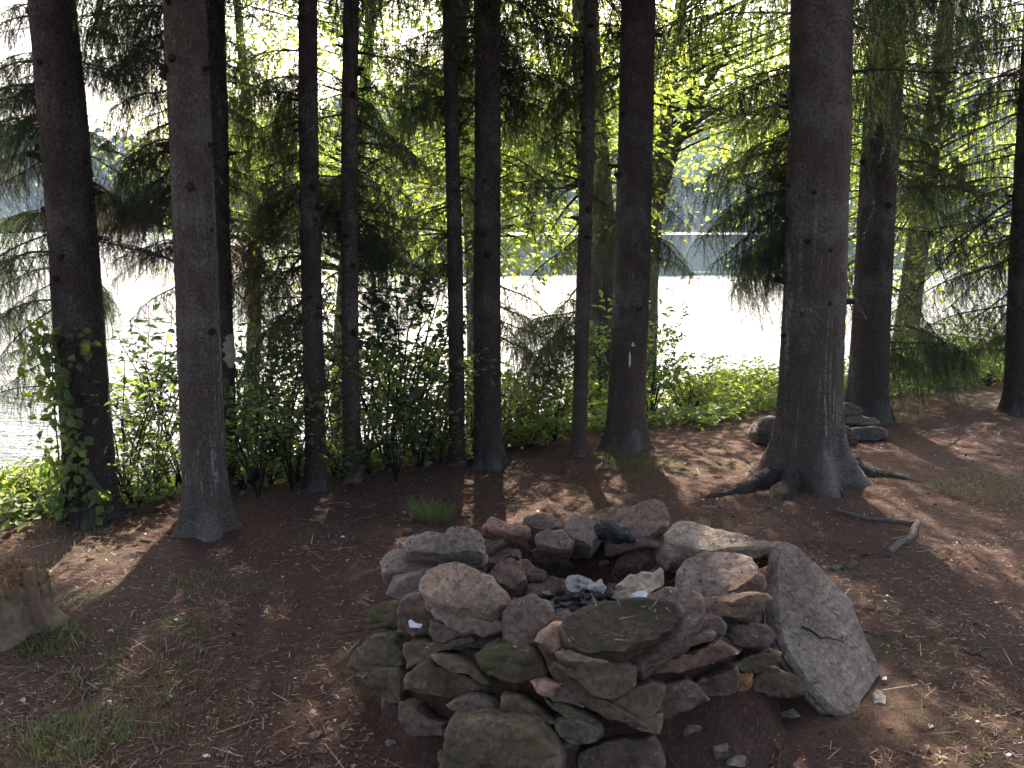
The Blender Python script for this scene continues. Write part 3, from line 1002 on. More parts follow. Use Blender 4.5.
broadleaf(468, 10.5, 'sunlit lime green broadleaf tree seen behind the paired central trunks', 1, P(470, 150, 10.8), (1.5, 1.0, 1.7), 100, r0=0.11)
broadleaf(603, 9.6, 'thick grey broadleaf trunk half hidden behind the paint marked spruce', 2, P(575, 110, 10.2), (1.4, 1.0, 1.5), 70, r0=0.19)
broadleaf(640, 12.0, 'leaning broadleaf tree whose bare limbs cross the gap right of the stout spruce', 3, P(720, 40, 12.5), (2.2, 1.2, 1.5), 100, lean_top=P(690, -140, 12.4), r0=0.19,
          limbs=[(((655, 180, 12.1), (690, 110, 12.2), (722, 45, 12.2), (752, -20, 12.3)), 0.075), (((660, 165, 12.1), (678, 148, 12.1), (705, 125, 12.0), (745, 95, 12.0)), 0.055), (((650, 230, 12.1), (668, 180, 12.2), (700, 60, 12.4)), 0.06)])
broadleaf(345, 12.5, 'lime green broadleaf tree glimpsed between the slim trunk pair and the dark branches', 4, P(350, 185, 12.8), (2.2, 1.2, 1.6), 110, r0=0.12)
broadleaf(905, 12.0, 'bright broadleaf tree beyond the weeping branches on the right side', 5, P(920, 150, 12.6), (2.2, 1.3, 2.0), 130, r0=0.14)
broadleaf(250, 13.5, 'small pale broadleaf tree by the water seen right of the left trunk pair', 6, P(235, 130, 13.8), (1.4, 1.0, 1.4), 60, r0=0.10)
broadleaf(785, 13.0, 'broadleaf tree with pale sunlit leaves behind the largest spruce trunk', 7, P(770, 110, 13.4), (1.5, 1.0, 1.6), 80, r0=0.12)

# ------------------------------------------------------------------ understory shrubs
def shrub_meshes(seed, h, spread, nst, leaf, per, mat):
    rg = np.random.default_rng(seed)
    mw, ml = MB(), MB()
    for s in range(nst):
        az = rg.uniform(0, 6.28)
        ln = rg.uniform(0.6, 1.0)
        e = np.array([math.cos(az) * spread * ln, math.sin(az) * spread * ln, h * rg.uniform(0.6, 1.05)])
        t = np.linspace(0, 1, 8)[:, None]
        pts = t * e + (t * (1 - t)) * np.array([0, 0, h * 0.5]) + rg.normal(0, 0.02, (8, 3)) * t
        tube(mw, pts, np.linspace(0.007, 0.002, 8), 4, 0, cap=False)
        for q in range(5):
            k = rg.uniform(0.25, 1)
            a = np.array([np.interp(k, t[:, 0], pts[:, c]) for c in range(3)])
            e2 = a + np.array([rg.normal(0, .16), rg.normal(0, .16), rg.uniform(-.05, .16)])
            tw = a + np.linspace(0, 1, 5)[:, None] * (e2 - a)
            tube(mw, tw, np.linspace(0.003, 0.0012, 5), 3, 0, cap=False)
            m = int(per * rg.uniform(0.6, 1.3))
            kk = RNG.uniform(0.1, 1, m)[:, None]
            pos = a + kk * (e2 - a) + RNG.normal(0, 0.035, (m, 3))
            dirs = nrm(e2 - a) * 0.6 + rv(m) * np.array([1, 1, 0.5])
            nor = np.array([0, 0, 1.0]) + 0.6 * rv(m)
            L = leaf * RNG.uniform(0.6, 1.3, m)
            leaves(ml, pos, dirs, nor, L, L * 0.66)
    a = mw.build('stems', M['twig']).data
    b = ml.build('foliage', mat, smooth=False).data
    for me in (a, b):
        for o in list(bpy.data.objects):
            if o.data == me: bpy.data.objects.remove(o)
    return a, b


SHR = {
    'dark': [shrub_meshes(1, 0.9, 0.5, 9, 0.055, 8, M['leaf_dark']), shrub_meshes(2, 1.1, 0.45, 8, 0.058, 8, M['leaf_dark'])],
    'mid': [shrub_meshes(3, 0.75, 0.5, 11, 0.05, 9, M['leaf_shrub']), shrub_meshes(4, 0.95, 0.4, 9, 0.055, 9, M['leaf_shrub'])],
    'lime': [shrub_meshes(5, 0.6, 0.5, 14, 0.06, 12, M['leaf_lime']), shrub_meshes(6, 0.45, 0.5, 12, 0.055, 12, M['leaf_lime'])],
}


def shrub(u, Y, kind, sc, label, var=0, grp='understory shrubs along the bank'):
    if u > 590: Y += 0.55
    d = ray(u, 420)
    x = d[0] / d[1] * Y
    z = max(float(gz(x, Y)), LAKE_Z)
    root = empty('shrub', (x, Y, z - 0.02), label, 'shrub', grp)
    st, fo = SHR[kind][var % 2]
    rz = random.uniform(0, 6.28)
    child('stems', st, root, (0, 0, 0), (0, 0, rz), sc)
    child('foliage', fo, root, (0, 0, 0), (0, 0, rz), sc)


LBL_D = 'dark leafy shrub in the thicket between the left and central trunks'
LBL_L = 'low sunlit yellow green shrub on the open bank beyond the trunks'
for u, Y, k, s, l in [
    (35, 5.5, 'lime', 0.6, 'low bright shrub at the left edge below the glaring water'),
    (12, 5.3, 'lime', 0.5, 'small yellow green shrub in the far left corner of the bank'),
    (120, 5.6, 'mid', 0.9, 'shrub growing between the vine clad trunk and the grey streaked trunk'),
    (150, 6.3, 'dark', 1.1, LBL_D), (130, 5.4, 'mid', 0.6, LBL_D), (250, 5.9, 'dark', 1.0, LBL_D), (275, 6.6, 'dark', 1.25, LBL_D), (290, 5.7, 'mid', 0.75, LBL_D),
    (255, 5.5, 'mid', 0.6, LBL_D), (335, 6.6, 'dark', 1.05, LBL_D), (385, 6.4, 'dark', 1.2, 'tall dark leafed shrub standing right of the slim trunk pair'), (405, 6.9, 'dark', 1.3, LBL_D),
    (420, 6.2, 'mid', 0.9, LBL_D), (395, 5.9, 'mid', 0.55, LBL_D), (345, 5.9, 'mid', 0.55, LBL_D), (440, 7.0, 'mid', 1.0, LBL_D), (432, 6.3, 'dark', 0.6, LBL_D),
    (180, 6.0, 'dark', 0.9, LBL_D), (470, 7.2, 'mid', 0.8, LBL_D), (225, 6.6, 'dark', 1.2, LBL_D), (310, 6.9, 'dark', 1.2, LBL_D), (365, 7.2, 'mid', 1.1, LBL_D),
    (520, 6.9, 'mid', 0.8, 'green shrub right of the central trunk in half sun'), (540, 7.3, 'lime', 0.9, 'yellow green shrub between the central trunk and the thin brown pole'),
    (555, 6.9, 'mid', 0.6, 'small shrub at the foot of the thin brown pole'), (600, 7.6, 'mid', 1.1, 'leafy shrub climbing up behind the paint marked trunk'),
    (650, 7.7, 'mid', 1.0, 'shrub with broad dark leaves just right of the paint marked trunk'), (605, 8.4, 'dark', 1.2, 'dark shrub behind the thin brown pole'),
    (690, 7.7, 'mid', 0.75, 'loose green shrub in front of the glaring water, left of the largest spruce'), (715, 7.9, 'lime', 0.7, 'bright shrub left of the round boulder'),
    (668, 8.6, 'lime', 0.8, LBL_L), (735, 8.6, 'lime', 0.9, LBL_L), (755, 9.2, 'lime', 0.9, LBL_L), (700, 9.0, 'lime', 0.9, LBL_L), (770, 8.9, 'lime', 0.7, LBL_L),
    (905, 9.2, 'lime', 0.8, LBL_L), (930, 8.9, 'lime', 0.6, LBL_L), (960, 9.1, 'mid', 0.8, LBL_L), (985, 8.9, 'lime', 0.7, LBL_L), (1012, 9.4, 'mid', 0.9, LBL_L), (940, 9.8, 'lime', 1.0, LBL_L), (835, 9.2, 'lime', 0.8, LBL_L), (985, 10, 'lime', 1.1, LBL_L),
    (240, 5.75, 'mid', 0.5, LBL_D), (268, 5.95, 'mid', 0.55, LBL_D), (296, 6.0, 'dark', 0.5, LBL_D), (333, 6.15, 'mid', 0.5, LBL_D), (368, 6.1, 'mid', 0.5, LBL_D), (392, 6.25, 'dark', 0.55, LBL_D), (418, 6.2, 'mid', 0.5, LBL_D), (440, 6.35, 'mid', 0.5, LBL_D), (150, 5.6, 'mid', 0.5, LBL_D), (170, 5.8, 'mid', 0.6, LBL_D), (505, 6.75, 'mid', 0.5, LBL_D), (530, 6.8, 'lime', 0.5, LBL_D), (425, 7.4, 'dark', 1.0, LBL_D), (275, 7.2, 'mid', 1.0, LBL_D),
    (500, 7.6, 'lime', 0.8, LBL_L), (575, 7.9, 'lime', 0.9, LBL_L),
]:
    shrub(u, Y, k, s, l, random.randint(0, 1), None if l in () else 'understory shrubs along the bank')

# vine on the leftmost trunk
T1 = TREES[1]
v0 = empty('vine', T1['base'], 'leafy vine climbing the leftmost trunk', 'vine')
mw, ml = MB(), MB()
rg = np.random.default_rng(9)
for s in range(5):
    zz = np.linspace(0.0, rg.uniform(0.6, 1.15), 16)
    a = -1.57 + rg.uniform(-1.1, 1.1) + 0.5 * np.sin(zz * 3 + s)
    rr = T1['r0'] * (1.05 + 0.35 * np.exp(-zz / 0.12)) + 0.012
    pts = np.stack([np.cos(a) * rr, np.sin(a) * rr, zz], 1) + zz[:, None] * T1['ax'] * np.array([1, 1, 0])
    tube(mw, pts, np.linspace(0.006, 0.002, 16), 4, 0, cap=False)
    for q in range(26):
        i = rg.integers(2, 16)
        o_ = nrm(np.array([math.cos(a[i]), math.sin(a[i]), 0.1]))
        m = 3
        pos = pts[i] + o_ * RNG.uniform(0.01, 0.12, (m, 1)) + RNG.normal(0, 0.03, (m, 3))
        L = 0.05 * RNG.uniform(0.6, 1.3, m)
        leaves(ml, pos, np.array([0, 0, -0.6]) + rv(m) * 0.8, o_ + np.array([0, 0, 0.6]) + 0.5 * rv(m), L, L * 0.8)
mw.build('stems', M['twig'], v0)
ml.build('foliage', M['leaf_shrub'], v0, smooth=False)

# ground cover along the bank (one mass)
mb = MB()
n = 30000
x = RNG.uniform(-5, 7, n)
s = RNG.gamma(2.0, 0.7, n) - 0.05
y = edge_y(x) + s / 0.894 + 0.18 * np.sin(x * 3.1) + 0.1 * np.sin(7 * x)
keep = (y < 13) & ~((x > 0.9) & (x < 3.6) & (s < 0.15))
x, y = x[keep], y[keep]
n = len(x)
hh = RNG.uniform(0.02, 0.22, n) * (0.6 + 0.5 * np.sin(x * 2.3) * np.sin(y * 2.9))
z = np.maximum(gz(x, y), LAKE_Z) + np.abs(hh)
L = RNG.uniform(0.035, 0.075, n)
leaves(mb, np.stack([x, y, z], 1), rv(n) * np.array([1, 1, 0.35]), np.array([0, 0, 1.0]) + 0.5 * rv(n), L, L * 0.7)
tag(mb.build('ground_cover', M['leaf_shrub'], smooth=False), 'low leafy ground cover carpeting the bank edge', 'ground cover', kind='stuff')

# ------------------------------------------------------------------ fire ring
RC = np.array([0.22, 3.25])
RH = 0.44


def ring_hit(u, v, zone):
    d = ray(u, v)
    if zone == 'F':
        z = 0.25
        for _ in range(12):
            Rr = 0.76 - 0.16 * z / RH
            a = d[0] ** 2 + d[1] ** 2
            b = 2 * (CAM[0] - RC[0]) * d[0] + 2 * (CAM[1] - RC[1]) * d[1]
            c = (CAM[0] - RC[0]) ** 2 + (CAM[1] - RC[1]) ** 2 - Rr ** 2
            disc = b * b - 4 * a * c
            t = (-b - math.sqrt(disc)) / (2 * a) if disc > 0 else -b / (2 * a)
            p = CAM + d * t
            z = float(np.clip(p[2], 0.0, 0.5))
        return p
    if zone == 'B':   # inner face on the far side
        a = d[0] ** 2 + d[1] ** 2
        Rr = 0.46
        b = 2 * (CAM[0] - RC[0]) * d[0] + 2 * (CAM[1] - RC[1]) * d[1]
        c = (CAM[0] - RC[0]) ** 2 + (CAM[1] - RC[1]) ** 2 - Rr ** 2
        disc = b * b - 4 * a * c
        t = (-b + math.sqrt(disc)) / (2 * a) if disc > 0 else -b / (2 * a)
        return CAM + d * t
    if zone == 'G':
        return G(u, v)
    h = {'T': RH, 'I': 0.27, 'U': RH + 0.05, 'S': 0.34}[zone]
    return CAM + d * ((h - CAM_H) / d[2])


def rock_from_poly(name, poly3, n, thick, seed, mats, parent=None, rough=1.0, strata=1.0, jag=0.07, keep=0.84, K=56):
    """closed stone: outline polygon in a plane, worked back along -n, chipped edges and layered sides"""
    poly3 = np.asarray(poly3, float)
    rg = np.random.default_rng(seed)
    c = poly3.mean(0)
    n = nrm(n)
    size = np.linalg.norm(poly3 - c, axis=1).mean()
    # one round of broken-edge subdivision, then resampling
    pts = []
    m = len(poly3)
    for i in range(m):
        a, b = poly3[i], poly3[(i + 1) % m]
        L = np.linalg.norm(b - a)
        side = nrm(np.cross(n, b - a))
        pts += [a, a * 0.66 + b * 0.34 + side * L * rg.uniform(-jag, jag), a * 0.33 + b * 0.67 + side * L * rg.uniform(-jag, jag)]
    pts = np.array(pts)
    pts = keep * pts + (1 - keep) / 2 * (np.roll(pts, 1, 0) + np.roll(pts, -1, 0))
    cl = np.vstack([pts, pts[:1]])
    cum = np.concatenate([[0], np.cumsum(np.linalg.norm(np.diff(cl, axis=0), axis=1))])
    t = np.linspace(0, cum[-1], K + 1)[:-1]
    ring = np.stack([np.interp(t, cum, cl[:, k]) for k in range(3)], 1)
    e = min(0.12, 0.007 / max(size, 0.02))
    prof = [(0.22, 0), (0.45, 0), (0.68, 0.0), (0.86, 0.01), (1 - e, 0.03), (1.0, 0.14), (1.012, 0.30), (0.995, 0.46), (1.012, 0.60), (0.99, 0.76), (0.95, 0.88), (0.82, 0.97), (0.5, 1.0)]
    rows = []
    for s, dpt in prof:
        st = 1 + (strata * 0.018 * rg.uniform(-1, 1) if dpt > 0.1 else 0)
        rows.append(c + (ring - c) * s * st - n * thick * dpt)
    V = np.concatenate([c[None], *rows, (c - n * thick)[None]])
    # relief
    off = Vector((seed * 3.7 % 50, seed * 1.9 % 50, seed * 0.7 % 50))
    for i in range(len(V)):
        p = Vector(V[i])
        q = p * (1.3 / max(size, 0.03)) + off
        w1 = mnoise.noise_vector(q)
        w2 = mnoise.noise_vector(p * 26 + off)
        w3 = mnoise.noise_vector(p * 62 + off)
        V[i] += (np.array(w1) * 0.065 * size + np.array(w2) * 0.0055 + np.array(w3) * 0.003) * rough
    mb = MB()
    nr = len(prof)
    k = np.arange(K)
    k2 = (k + 1) % K
    mb.add(V, np.stack([np.zeros(K, int), 1 + k, 1 + k2], 1), 0)
    mb2 = []
    for r_ in range(nr - 1):
        a = 1 + r_ * K
        mb2.append(np.stack([a + k, a + K + k, a + K + k2, a + k2], 1))
    mb.f.append((np.concatenate(mb2), 0))
    last = len(V) - 1
    a = 1 + (nr - 1) * K
    mb.f.append((np.stack([np.full(K, last), a + k2, a + k], 1), 0))
    o = mb.build(name, mats, parent, origin=c - n * thick * 0.5)
    # make the normals face outward
    import bmesh
    bm = bmesh.new(); bm.from_mesh(o.data)
    bmesh.ops.recalc_face_normals(bm, faces=bm.faces[:])
    bm.to_mesh(o.data); bm.free()
    o.data.set_sharp_from_angle(angle=R(38))
    return o


CROP = {'A': (330, 480, 8 / 3), 'B2': (470, 490, 7.314), 'B3': (590, 490, 7.314), 'B4': (680, 500, 7.314), 'B5': (340, 590, 7.314), 'B6': (470, 580, 7.314),
        'B7': (590, 580, 7.314), 'B8': (680, 590, 7.314), 'B9': (370, 663, 7.314), 'B10': (490, 663, 7.314), 'B11': (600, 663, 7.314), 'D': (380, 640, 3.2),
        'H': (500, 520, 4.655), 'S': (760, 530, 3.936), 'K': (720, 400, 5.12), 'X': (0, 0, 1.0)}
GREY, BLUE, BROWN_, PURP, OLIVE, TAN, RED, DARK, PINK = (.26, .25, .235), (.22, .22, .22), (.23, .175, .14), (.17, .135, .125), (.19, .18, .115), (.37, .315, .26), (.25, .155, .115), (.11, .09, .08), (.48, .34, .27)
GRP = 'stones stacked in the fire ring'
ST = [
    # crop, polygon, zone, thickness, colour, moss, label, options
    ('B2', [(385, 200), (500, 165), (570, 170), (640, 200), (680, 270), (600, 290), (500, 290), (430, 250)], 'T', .10, PURP, .2, 'dark flat stone on the back rim behind the reddish wedge', {'dz': -.01}),
    ('A', [(310, 126), (340, 118), (400, 133), (412, 165), (360, 168), (315, 158)], 'T', .07, BLUE, .2, 'thin blue grey stone edge at the very back of the left rim', {}),
    ('A', [(203, 165), (215, 150), (245, 138), (330, 143), (405, 162), (408, 190), (330, 193), (208, 188)], 'T', .08, BLUE, .25, 'long flat blue grey slab topmost on the back left rim', {'up': .55}),
    ('A', [(140, 208), (165, 182), (210, 184), (300, 195), (415, 193), (405, 222), (300, 240), (190, 246), (150, 238)], 'T', .09, GREY, .35, 'long low grey slab at the left end of the rim under the blue grey slab', {'dz': -.07, 'up': .6}),
    ('B2', [(90, 285), (105, 235), (145, 185), (200, 205), (300, 240), (445, 268), (425, 292), (320, 314)], 'T', .06, (.3, .2, .17), .1, 'reddish wedge shaped stone lying on the back rim', {'up': .5}),
    ('B2', [(70, 318), (110, 295), (240, 312), (330, 350), (450, 342), (460, 390), (430, 430), (360, 408), (250, 405), (90, 400)], 'S', .12, PURP, .1, 'dark purple brown block under the reddish wedge stone', {}),
    ('B2', [(480, 330), (560, 275), (680, 285), (765, 370), (735, 430), (640, 445), (560, 415), (500, 385)], 'T', .12, (.20, .165, .15), .1, 'grey brown tilted stone in the middle of the back rim', {'up': .3, 'dz': -.02}),
    ('B2', [(690, 275), (720, 195), (770, 150), (835, 180), (955, 260), (940, 350), (890, 420), (800, 385), (730, 335)], 'T', .10, (.25, .225, .20), .2, 'upright brown stone with a blue grey upper edge beside the charred log', {'up': .35}),
    ('B2', [(440, 450), (520, 415), (640, 450), (725, 470), (705, 550), (600, 570), (480, 540)], 'B', .12, (.24, .15, .125), .0, 'reddish inner stone low on the far inside wall', {}),
    ('B2', [(725, 385), (800, 378), (890, 415), (885, 505), (760, 515), (710, 455)], 'B', .12, (.15, .13, .15), .0, 'dark violet block beneath the upright brown stone', {}),
    ('B2', [(365, 505), (420, 498), (480, 550), (575, 600), (535, 628), (440, 633), (385, 590)], 'I', .05, (.34, .29, .25), .0, 'small pale stone lying loose inside the ring', {'dz': .05}),
    ('B2', [(130, 600), (180, 540), (300, 475), (370, 508), (395, 590), (425, 650), (310, 715), (215, 685)], 'S', .16, (.22, .17, .15), .05, 'rounded brown block on the inner left wall behind the big tan oval', {'up': .4}),
    ('B2', [(395, 700), (560, 620), (700, 640), (690, 700), (560, 760), (420, 768)], 'I', .08, (.22, .17, .15), .0, 'flat brown stone in the ash at the left of the burnt paper', {}),
    ('B3', [(-60, 300), (40, 240), (110, 260), (60, 400), (-40, 420)], 'B', .10, BROWN_, .0, 'narrow brown stone behind the charred log', {}),
    ('B3', [(110, 235), (220, 130), (340, 105), (480, 65), (540, 88), (578, 170), (570, 250), (500, 290), (385, 350), (300, 335), (215, 290), (120, 262)], 'T', .16, (.23, .18, .155), .1, 'biggest blocky brown stone at the top of the back rim', {'up': .3, 'dz': .0}),
    ('B3', [(15, 190), (60, 150), (200, 112), (330, 108), (230, 160), (120, 235), (50, 245)], 'T', .10, BROWN_, .1, 'brown stone tucked behind the left end of the biggest back block', {'dz': -.02}),
    ('X', [(665, 533), (680, 520.8), (696, 522.6), (721, 528), (743, 532), (757, 539.5), (771, 540.5), (750, 546), (721, 548.5), (700, 548), (680, 544)], 'U', .05, (.33, .335, .31), .3, 'pale grey pointed slab with a thin green back edge on the right rim', {'up': .72}),
    ('B4', [(350, 348), (500, 335), (665, 322), (655, 400), (560, 425), (440, 405), (365, 375)], 'S', .10, (.19, .14, .13), .0, 'dark red brown stone under the tip of the pale pointed slab', {'up': .35, 'dz': .04}),
    ('B3', [(395, 400), (560, 305), (610, 370), (780, 398), (860, 432), (710, 505), (540, 530), (420, 465)], 'S', .14, (.22, .14, .125), .0, 'broad reddish stone under the pale slab on the inner right side', {'up': .4}),
    ('B3', [(195, 510), (340, 405), (425, 440), (445, 560), (405, 615), (300, 645), (200, 705), (125, 690)], 'B', .14, (.27, .19, .155), .0, 'warm brown leaning stone on the inner back wall behind the tan paper', {'up': .45}),
    ('B4', [(-10, 490), (60, 430), (180, 370), (300, 373), (430, 398), (520, 413), (562, 478), (550, 522), (480, 585), (350, 692), (160, 712), (95, 665), (-10, 625)], 'T', .085, (.285, .265, .255), .05, 'large grey brown layered stone topmost on the right rim', {'up': .55, 'dz': .02}),
    ('B4', [(410, 660), (500, 585), (560, 522), (640, 558), (648, 650), (570, 715), (470, 745)], 'F', .14, (.27, .18, .13), .05, 'orange brown block right beneath the large layered stone', {}),
    ('B8', [(165, 110), (330, 62), (420, 62), (640, 22), (700, 55), (640, 130), (555, 195), (480, 208), (350, 203), (170, 185)], 'F', .16, (.26, .18, .135), .05, 'layered orange brown stone under the large layered stone on the right side', {}),
    ('B8', [(340, 340), (365, 250), (500, 238), (640, 265), (705, 300), (722, 352), (640, 425), (480, 434), (385, 402)], 'F', .18, (.17, .155, .155), .15, 'smooth dark grey oval stone low on the right side near the leaning slab', {'bulge': 1}),
    ('B8', [(85, 320), (120, 260), (200, 200), (320, 208), (362, 260), (345, 325), (200, 318)], 'F', .15, (.16, .145, .155), .05, 'dark violet grey stone left of the smooth dark oval on the right side', {}),
    ('B7', [(595, 450), (680, 408), (880, 378), (945, 400), (905, 452), (720, 505), (615, 535)], 'F', .13, (.26, .23, .20), .15, 'flat stone with a pale lichen spot above the long reddish slab', {'up': .2}),
    ('B7', [(475, 645), (560, 598), (760, 535), (900, 468), (1020, 478), (1100, 530), (1000, 565), (860, 625), (640, 700), (500, 690)], 'F', .15, (.27, .17, .12), .1, 'long reddish layered slab sloping across the front right side', {}),
    ('B8', [(410, 535), (520, 462), (650, 465), (765, 455), (745, 525), (620, 595), (500, 625), (425, 595)], 'F', .15, (.17, .155, .11), .45, 'olive stained block below the smooth dark oval', {}),
    ('B8', [(430, 660), (490, 632), (540, 622), (542, 700), (500, 742), (430, 748)], 'F', .08, (.42, .235, .11), .0, 'small bright orange stone at the foot of the right side', {}),
    ('B8', [(150, 650), (420, 560), (440, 660), (420, 760), (200, 790), (80, 740)], 'F', .12, (.17, .115, .09), .0, 'dark red brown stone left of the small orange stone', {}),
    ('B8', [(545, 610), (700, 555), (880, 640), (960, 790), (720, 800), (545, 740)], 'F', .14, (.15, .105, .085), .1, 'dark brown stone at the ground under the leaning slab', {}),
    ('B7', [(440, 92), (540, 42), (660, 52), (790, 82), (824, 140), (812, 245), (765, 330), (705, 400), (560, 505), (380, 625), (300, 565), (225, 520), (330, 320)], 'F', .13, (.24, .195, .19), .05, 'large curved violet brown stone wrapping behind the dark mossy oval slab', {'dz': .0, 'n': (-.1, -.62, .75), 'Y': 2.70}),
    ('H', [(275, 492), (330, 432), (430, 385), (520, 368), (640, 364), (760, 374), (845, 394), (852, 430), (800, 492), (740, 540), (640, 582), (540, 612), (400, 598), (320, 562)], 'F', .09, (.062, .054, .045), .5, 'dark mossy oval slab leaning on the front rim before the paper', {'n': (-.05, -.66, .72), 'Y': 2.60}),
    ('X', [(557, 651), (590, 651), (619, 652), (620, 660), (592, 663), (566, 660)], 'F', .12, (.36, .34, .27), .25, 'thin pale edged flake under the dark mossy oval slab', {'n': (0, -.8, .6), 'Y': 2.57}),
    ('B6', [(470, 450), (600, 325), (655, 340), (725, 430), (690, 475), (605, 545), (530, 500)], 'F', .10, (.38, .30, .24), .0, 'small tan stone with a pink broken corner left of the mossy oval slab', {'Y': 2.62}),
    ('D', [(560, 80), (600, 70), (770, 66), (828, 90), (822, 132), (790, 172), (742, 194), (680, 178), (635, 132)], 'F', .16, (.24, .215, .165), .35, 'large olive brown wedge stone in the middle of the front wall', {'Y': 2.575}),
    ('D', [(505, 25), (540, 30), (580, 72), (650, 140), (745, 210), (860, 282), (720, 262), (640, 205), (560, 135)], 'F', .14, (.19, .14, .105), .2, 'long brown slab slanting down under the olive brown wedge stone', {'Y': 2.60}),
    ('D', [(715, 218), (790, 160), (860, 138), (920, 150), (905, 212), (860, 257), (820, 284), (760, 254)], 'F', .14, (.2, .185, .12), .4, 'olive cracked stone at the lower right of the front wall', {}),
    ('D', [(815, 282), (868, 240), (908, 238), (902, 306), (862, 304)], 'F', .12, (.26, .19, .13), .1, 'small brown stone end at the right tip of the cracked olive stone', {}),
    ('B6', [(238, 230), (310, 130), (430, 118), (560, 148), (608, 220), (602, 280), (560, 385), (460, 465), (330, 475), (240, 425)], 'F', .14, (.215, .18, .165), .05, 'squat round topped grey brown stone left of the mossy oval slab', {'Y': 2.72, 'n': (-.1, -.75, .66), 'bulge': 1}),
    ('A', [(237, 276), (254, 236), (300, 221), (372, 228), (432, 260), (463, 300), (457, 333), (420, 358), (340, 352), (280, 332), (248, 306)], 'F', .11, (.36, .31, .265), .1, 'big smooth tan oval stone with a pale cracked face on the left rim', {'Y': 2.83, 'n': (-.18, -.62, .76), 'bulge': 1}),
    ('A', [(266, 352), (285, 338), (340, 350), (425, 360), (457, 385), (452, 412), (400, 420), (330, 397), (280, 376)], 'F', .12, (.36, .33, .31), .1, 'pale layered slab right under the big tan oval', {'Y': 2.78}),
    ('B6', [(38, 560), (120, 488), (250, 465), (430, 465), (540, 558), (592, 650), (565, 705), (430, 732), (250, 752), (115, 702), (55, 640)], 'F', .16, (.17, .145, .11), .62, 'mossy dark oval stone with needles on its top in the left front wall', {'bulge': 1, 'Y': 2.66}),
    ('B5', [(668, 490), (720, 478), (900, 528), (1010, 588), (1110, 700), (1060, 705), (940, 630), (720, 562)], 'F', .13, (.28, .265, .17), .4, 'slanting flake with a pale green edge in the left front wall', {}),
    ('B5', [(450, 650), (540, 560), (640, 498), (700, 568), (940, 630), (1030, 700), (1000, 745), (800, 795), (600, 765), (450, 725)], 'F', .16, (.2, .165, .115), .4, 'wide brown block beneath the slanting pale edged flake', {}),
    ('B5', [(458, 395), (560, 375), (660, 402), (900, 345), (960, 380), (750, 450), (650, 525), (470, 582)], 'F', .15, (.21, .19, .14), .4, 'stone with a pale green top edge in the left wall below the white scrap', {}),
    ('B5', [(60, 500), (190, 350), (340, 300), (462, 440), (455, 560), (330, 605), (200, 625), (40, 575)], 'F', .18, (.16, .15, .115), .55, 'moss stained block at the leftmost foot of the ring', {}),
    ('B5', [(190, 170), (280, 85), (420, 75), (430, 280), (340, 335), (250, 330), (180, 280)], 'F', .16, (.17, .15, .11), .75, 'bright green mossy stone at the upper left of the wall', {}),
    ('B5', [(415, 85), (560, 25), (690, 150), (690, 300), (540, 340), (415, 290)], 'F', .14, (.16, .125, .11), .2, 'dark brown stone with a small white scrap on it in the left wall', {}),
    ('B5', [(640, 220), (720, 230), (960, 320), (900, 345), (700, 390), (640, 330)], 'F', .12, (.14, .11, .10), .1, 'dark brown wedge under the pale layered slab', {}),
    ('B9', [(-90, 120), (0, 70), (200, 25), (235, 130), (232, 300), (150, 315), (20, 215)], 'F', .16, (.17, .155, .11), .55, 'olive mossy block low at the left foot of the ring', {}),
    ('B9', [(200, 310), (320, 325), (430, 425), (545, 440), (545, 530), (400, 555), (260, 515), (195, 400)], 'F', .14, (.16, .13, .115), .45, 'low stone with a green end beside the largest bottom boulder', {}),
    ('B9', [(560, 320), (590, 285), (640, 258), (720, 235), (920, 272), (962, 392), (900, 412), (700, 388), (600, 350)], 'F', .13, (.23, .23, .185), .35, 'grey green wedge lying on the largest bottom boulder', {'up': .3}),
    ('D', [(383, 190), (440, 178), (520, 228), (558, 270), (520, 283), (440, 252), (378, 232)], 'F', .14, (.19, .175, .12), .5, 'mossy slanting stone right of the grey green wedge', {}),
    ('D', [(208, 300), (228, 253), (300, 254), (420, 254), (500, 274), (548, 322), (575, 372), (570, 480), (205, 480)], 'F', .24, (.225, .205, .14), .52, 'largest mossy boulder at the bottom of the front wall', {'bulge': 1, 'Y': 2.50}),
    ('D', [(478, 134), (520, 127), (580, 140), (642, 185), (652, 217), (600, 207), (545, 192), (498, 166)], 'F', .12, (.20, .18, .18), .0, 'dark slate stone beside the pink broken face in the front wall', {}),
    ('D', [(480, 133), (525, 127), (578, 141), (548, 188), (500, 168)], 'F', .05, PINK, .0, 'pink freshly broken stone chip in the front wall', {'dz': .012}),
    ('D', [(528, 190), (600, 210), (650, 230), (694, 265), (660, 278), (600, 252), (548, 222)], 'F', .13, (.21, .2, .14), .4, 'thin olive slab beneath the dark slate stone', {}),
    ('D', [(556, 268), (620, 248), (702, 275), (714, 310), (680, 332), (600, 338), (566, 310)], 'F', .14, (.21, .215, .175), .3, 'grey green block right of the largest bottom boulder', {}),
    ('D', [(636, 372), (720, 328), (880, 308), (904, 350), (904, 480), (636, 480)], 'F', .18, (.15, .125, .11), .25, 'dark stone at the bottom right of the front wall', {'Y': 2.57}),
    ('D', [(550, 340), (640, 335), (650, 400), (640, 480), (560, 480)], 'F', .14, (.13, .11, .09), .2, 'dark stone wedged between the two bottom boulders', {'Y': 2.6}),
    ('D', [(820, 235), (900, 150), (990, 130), (1060, 190), (930, 260)], 'F', .12, (.15, .11, .095), .1, 'dark reddish stone right of the cracked olive stone', {}),
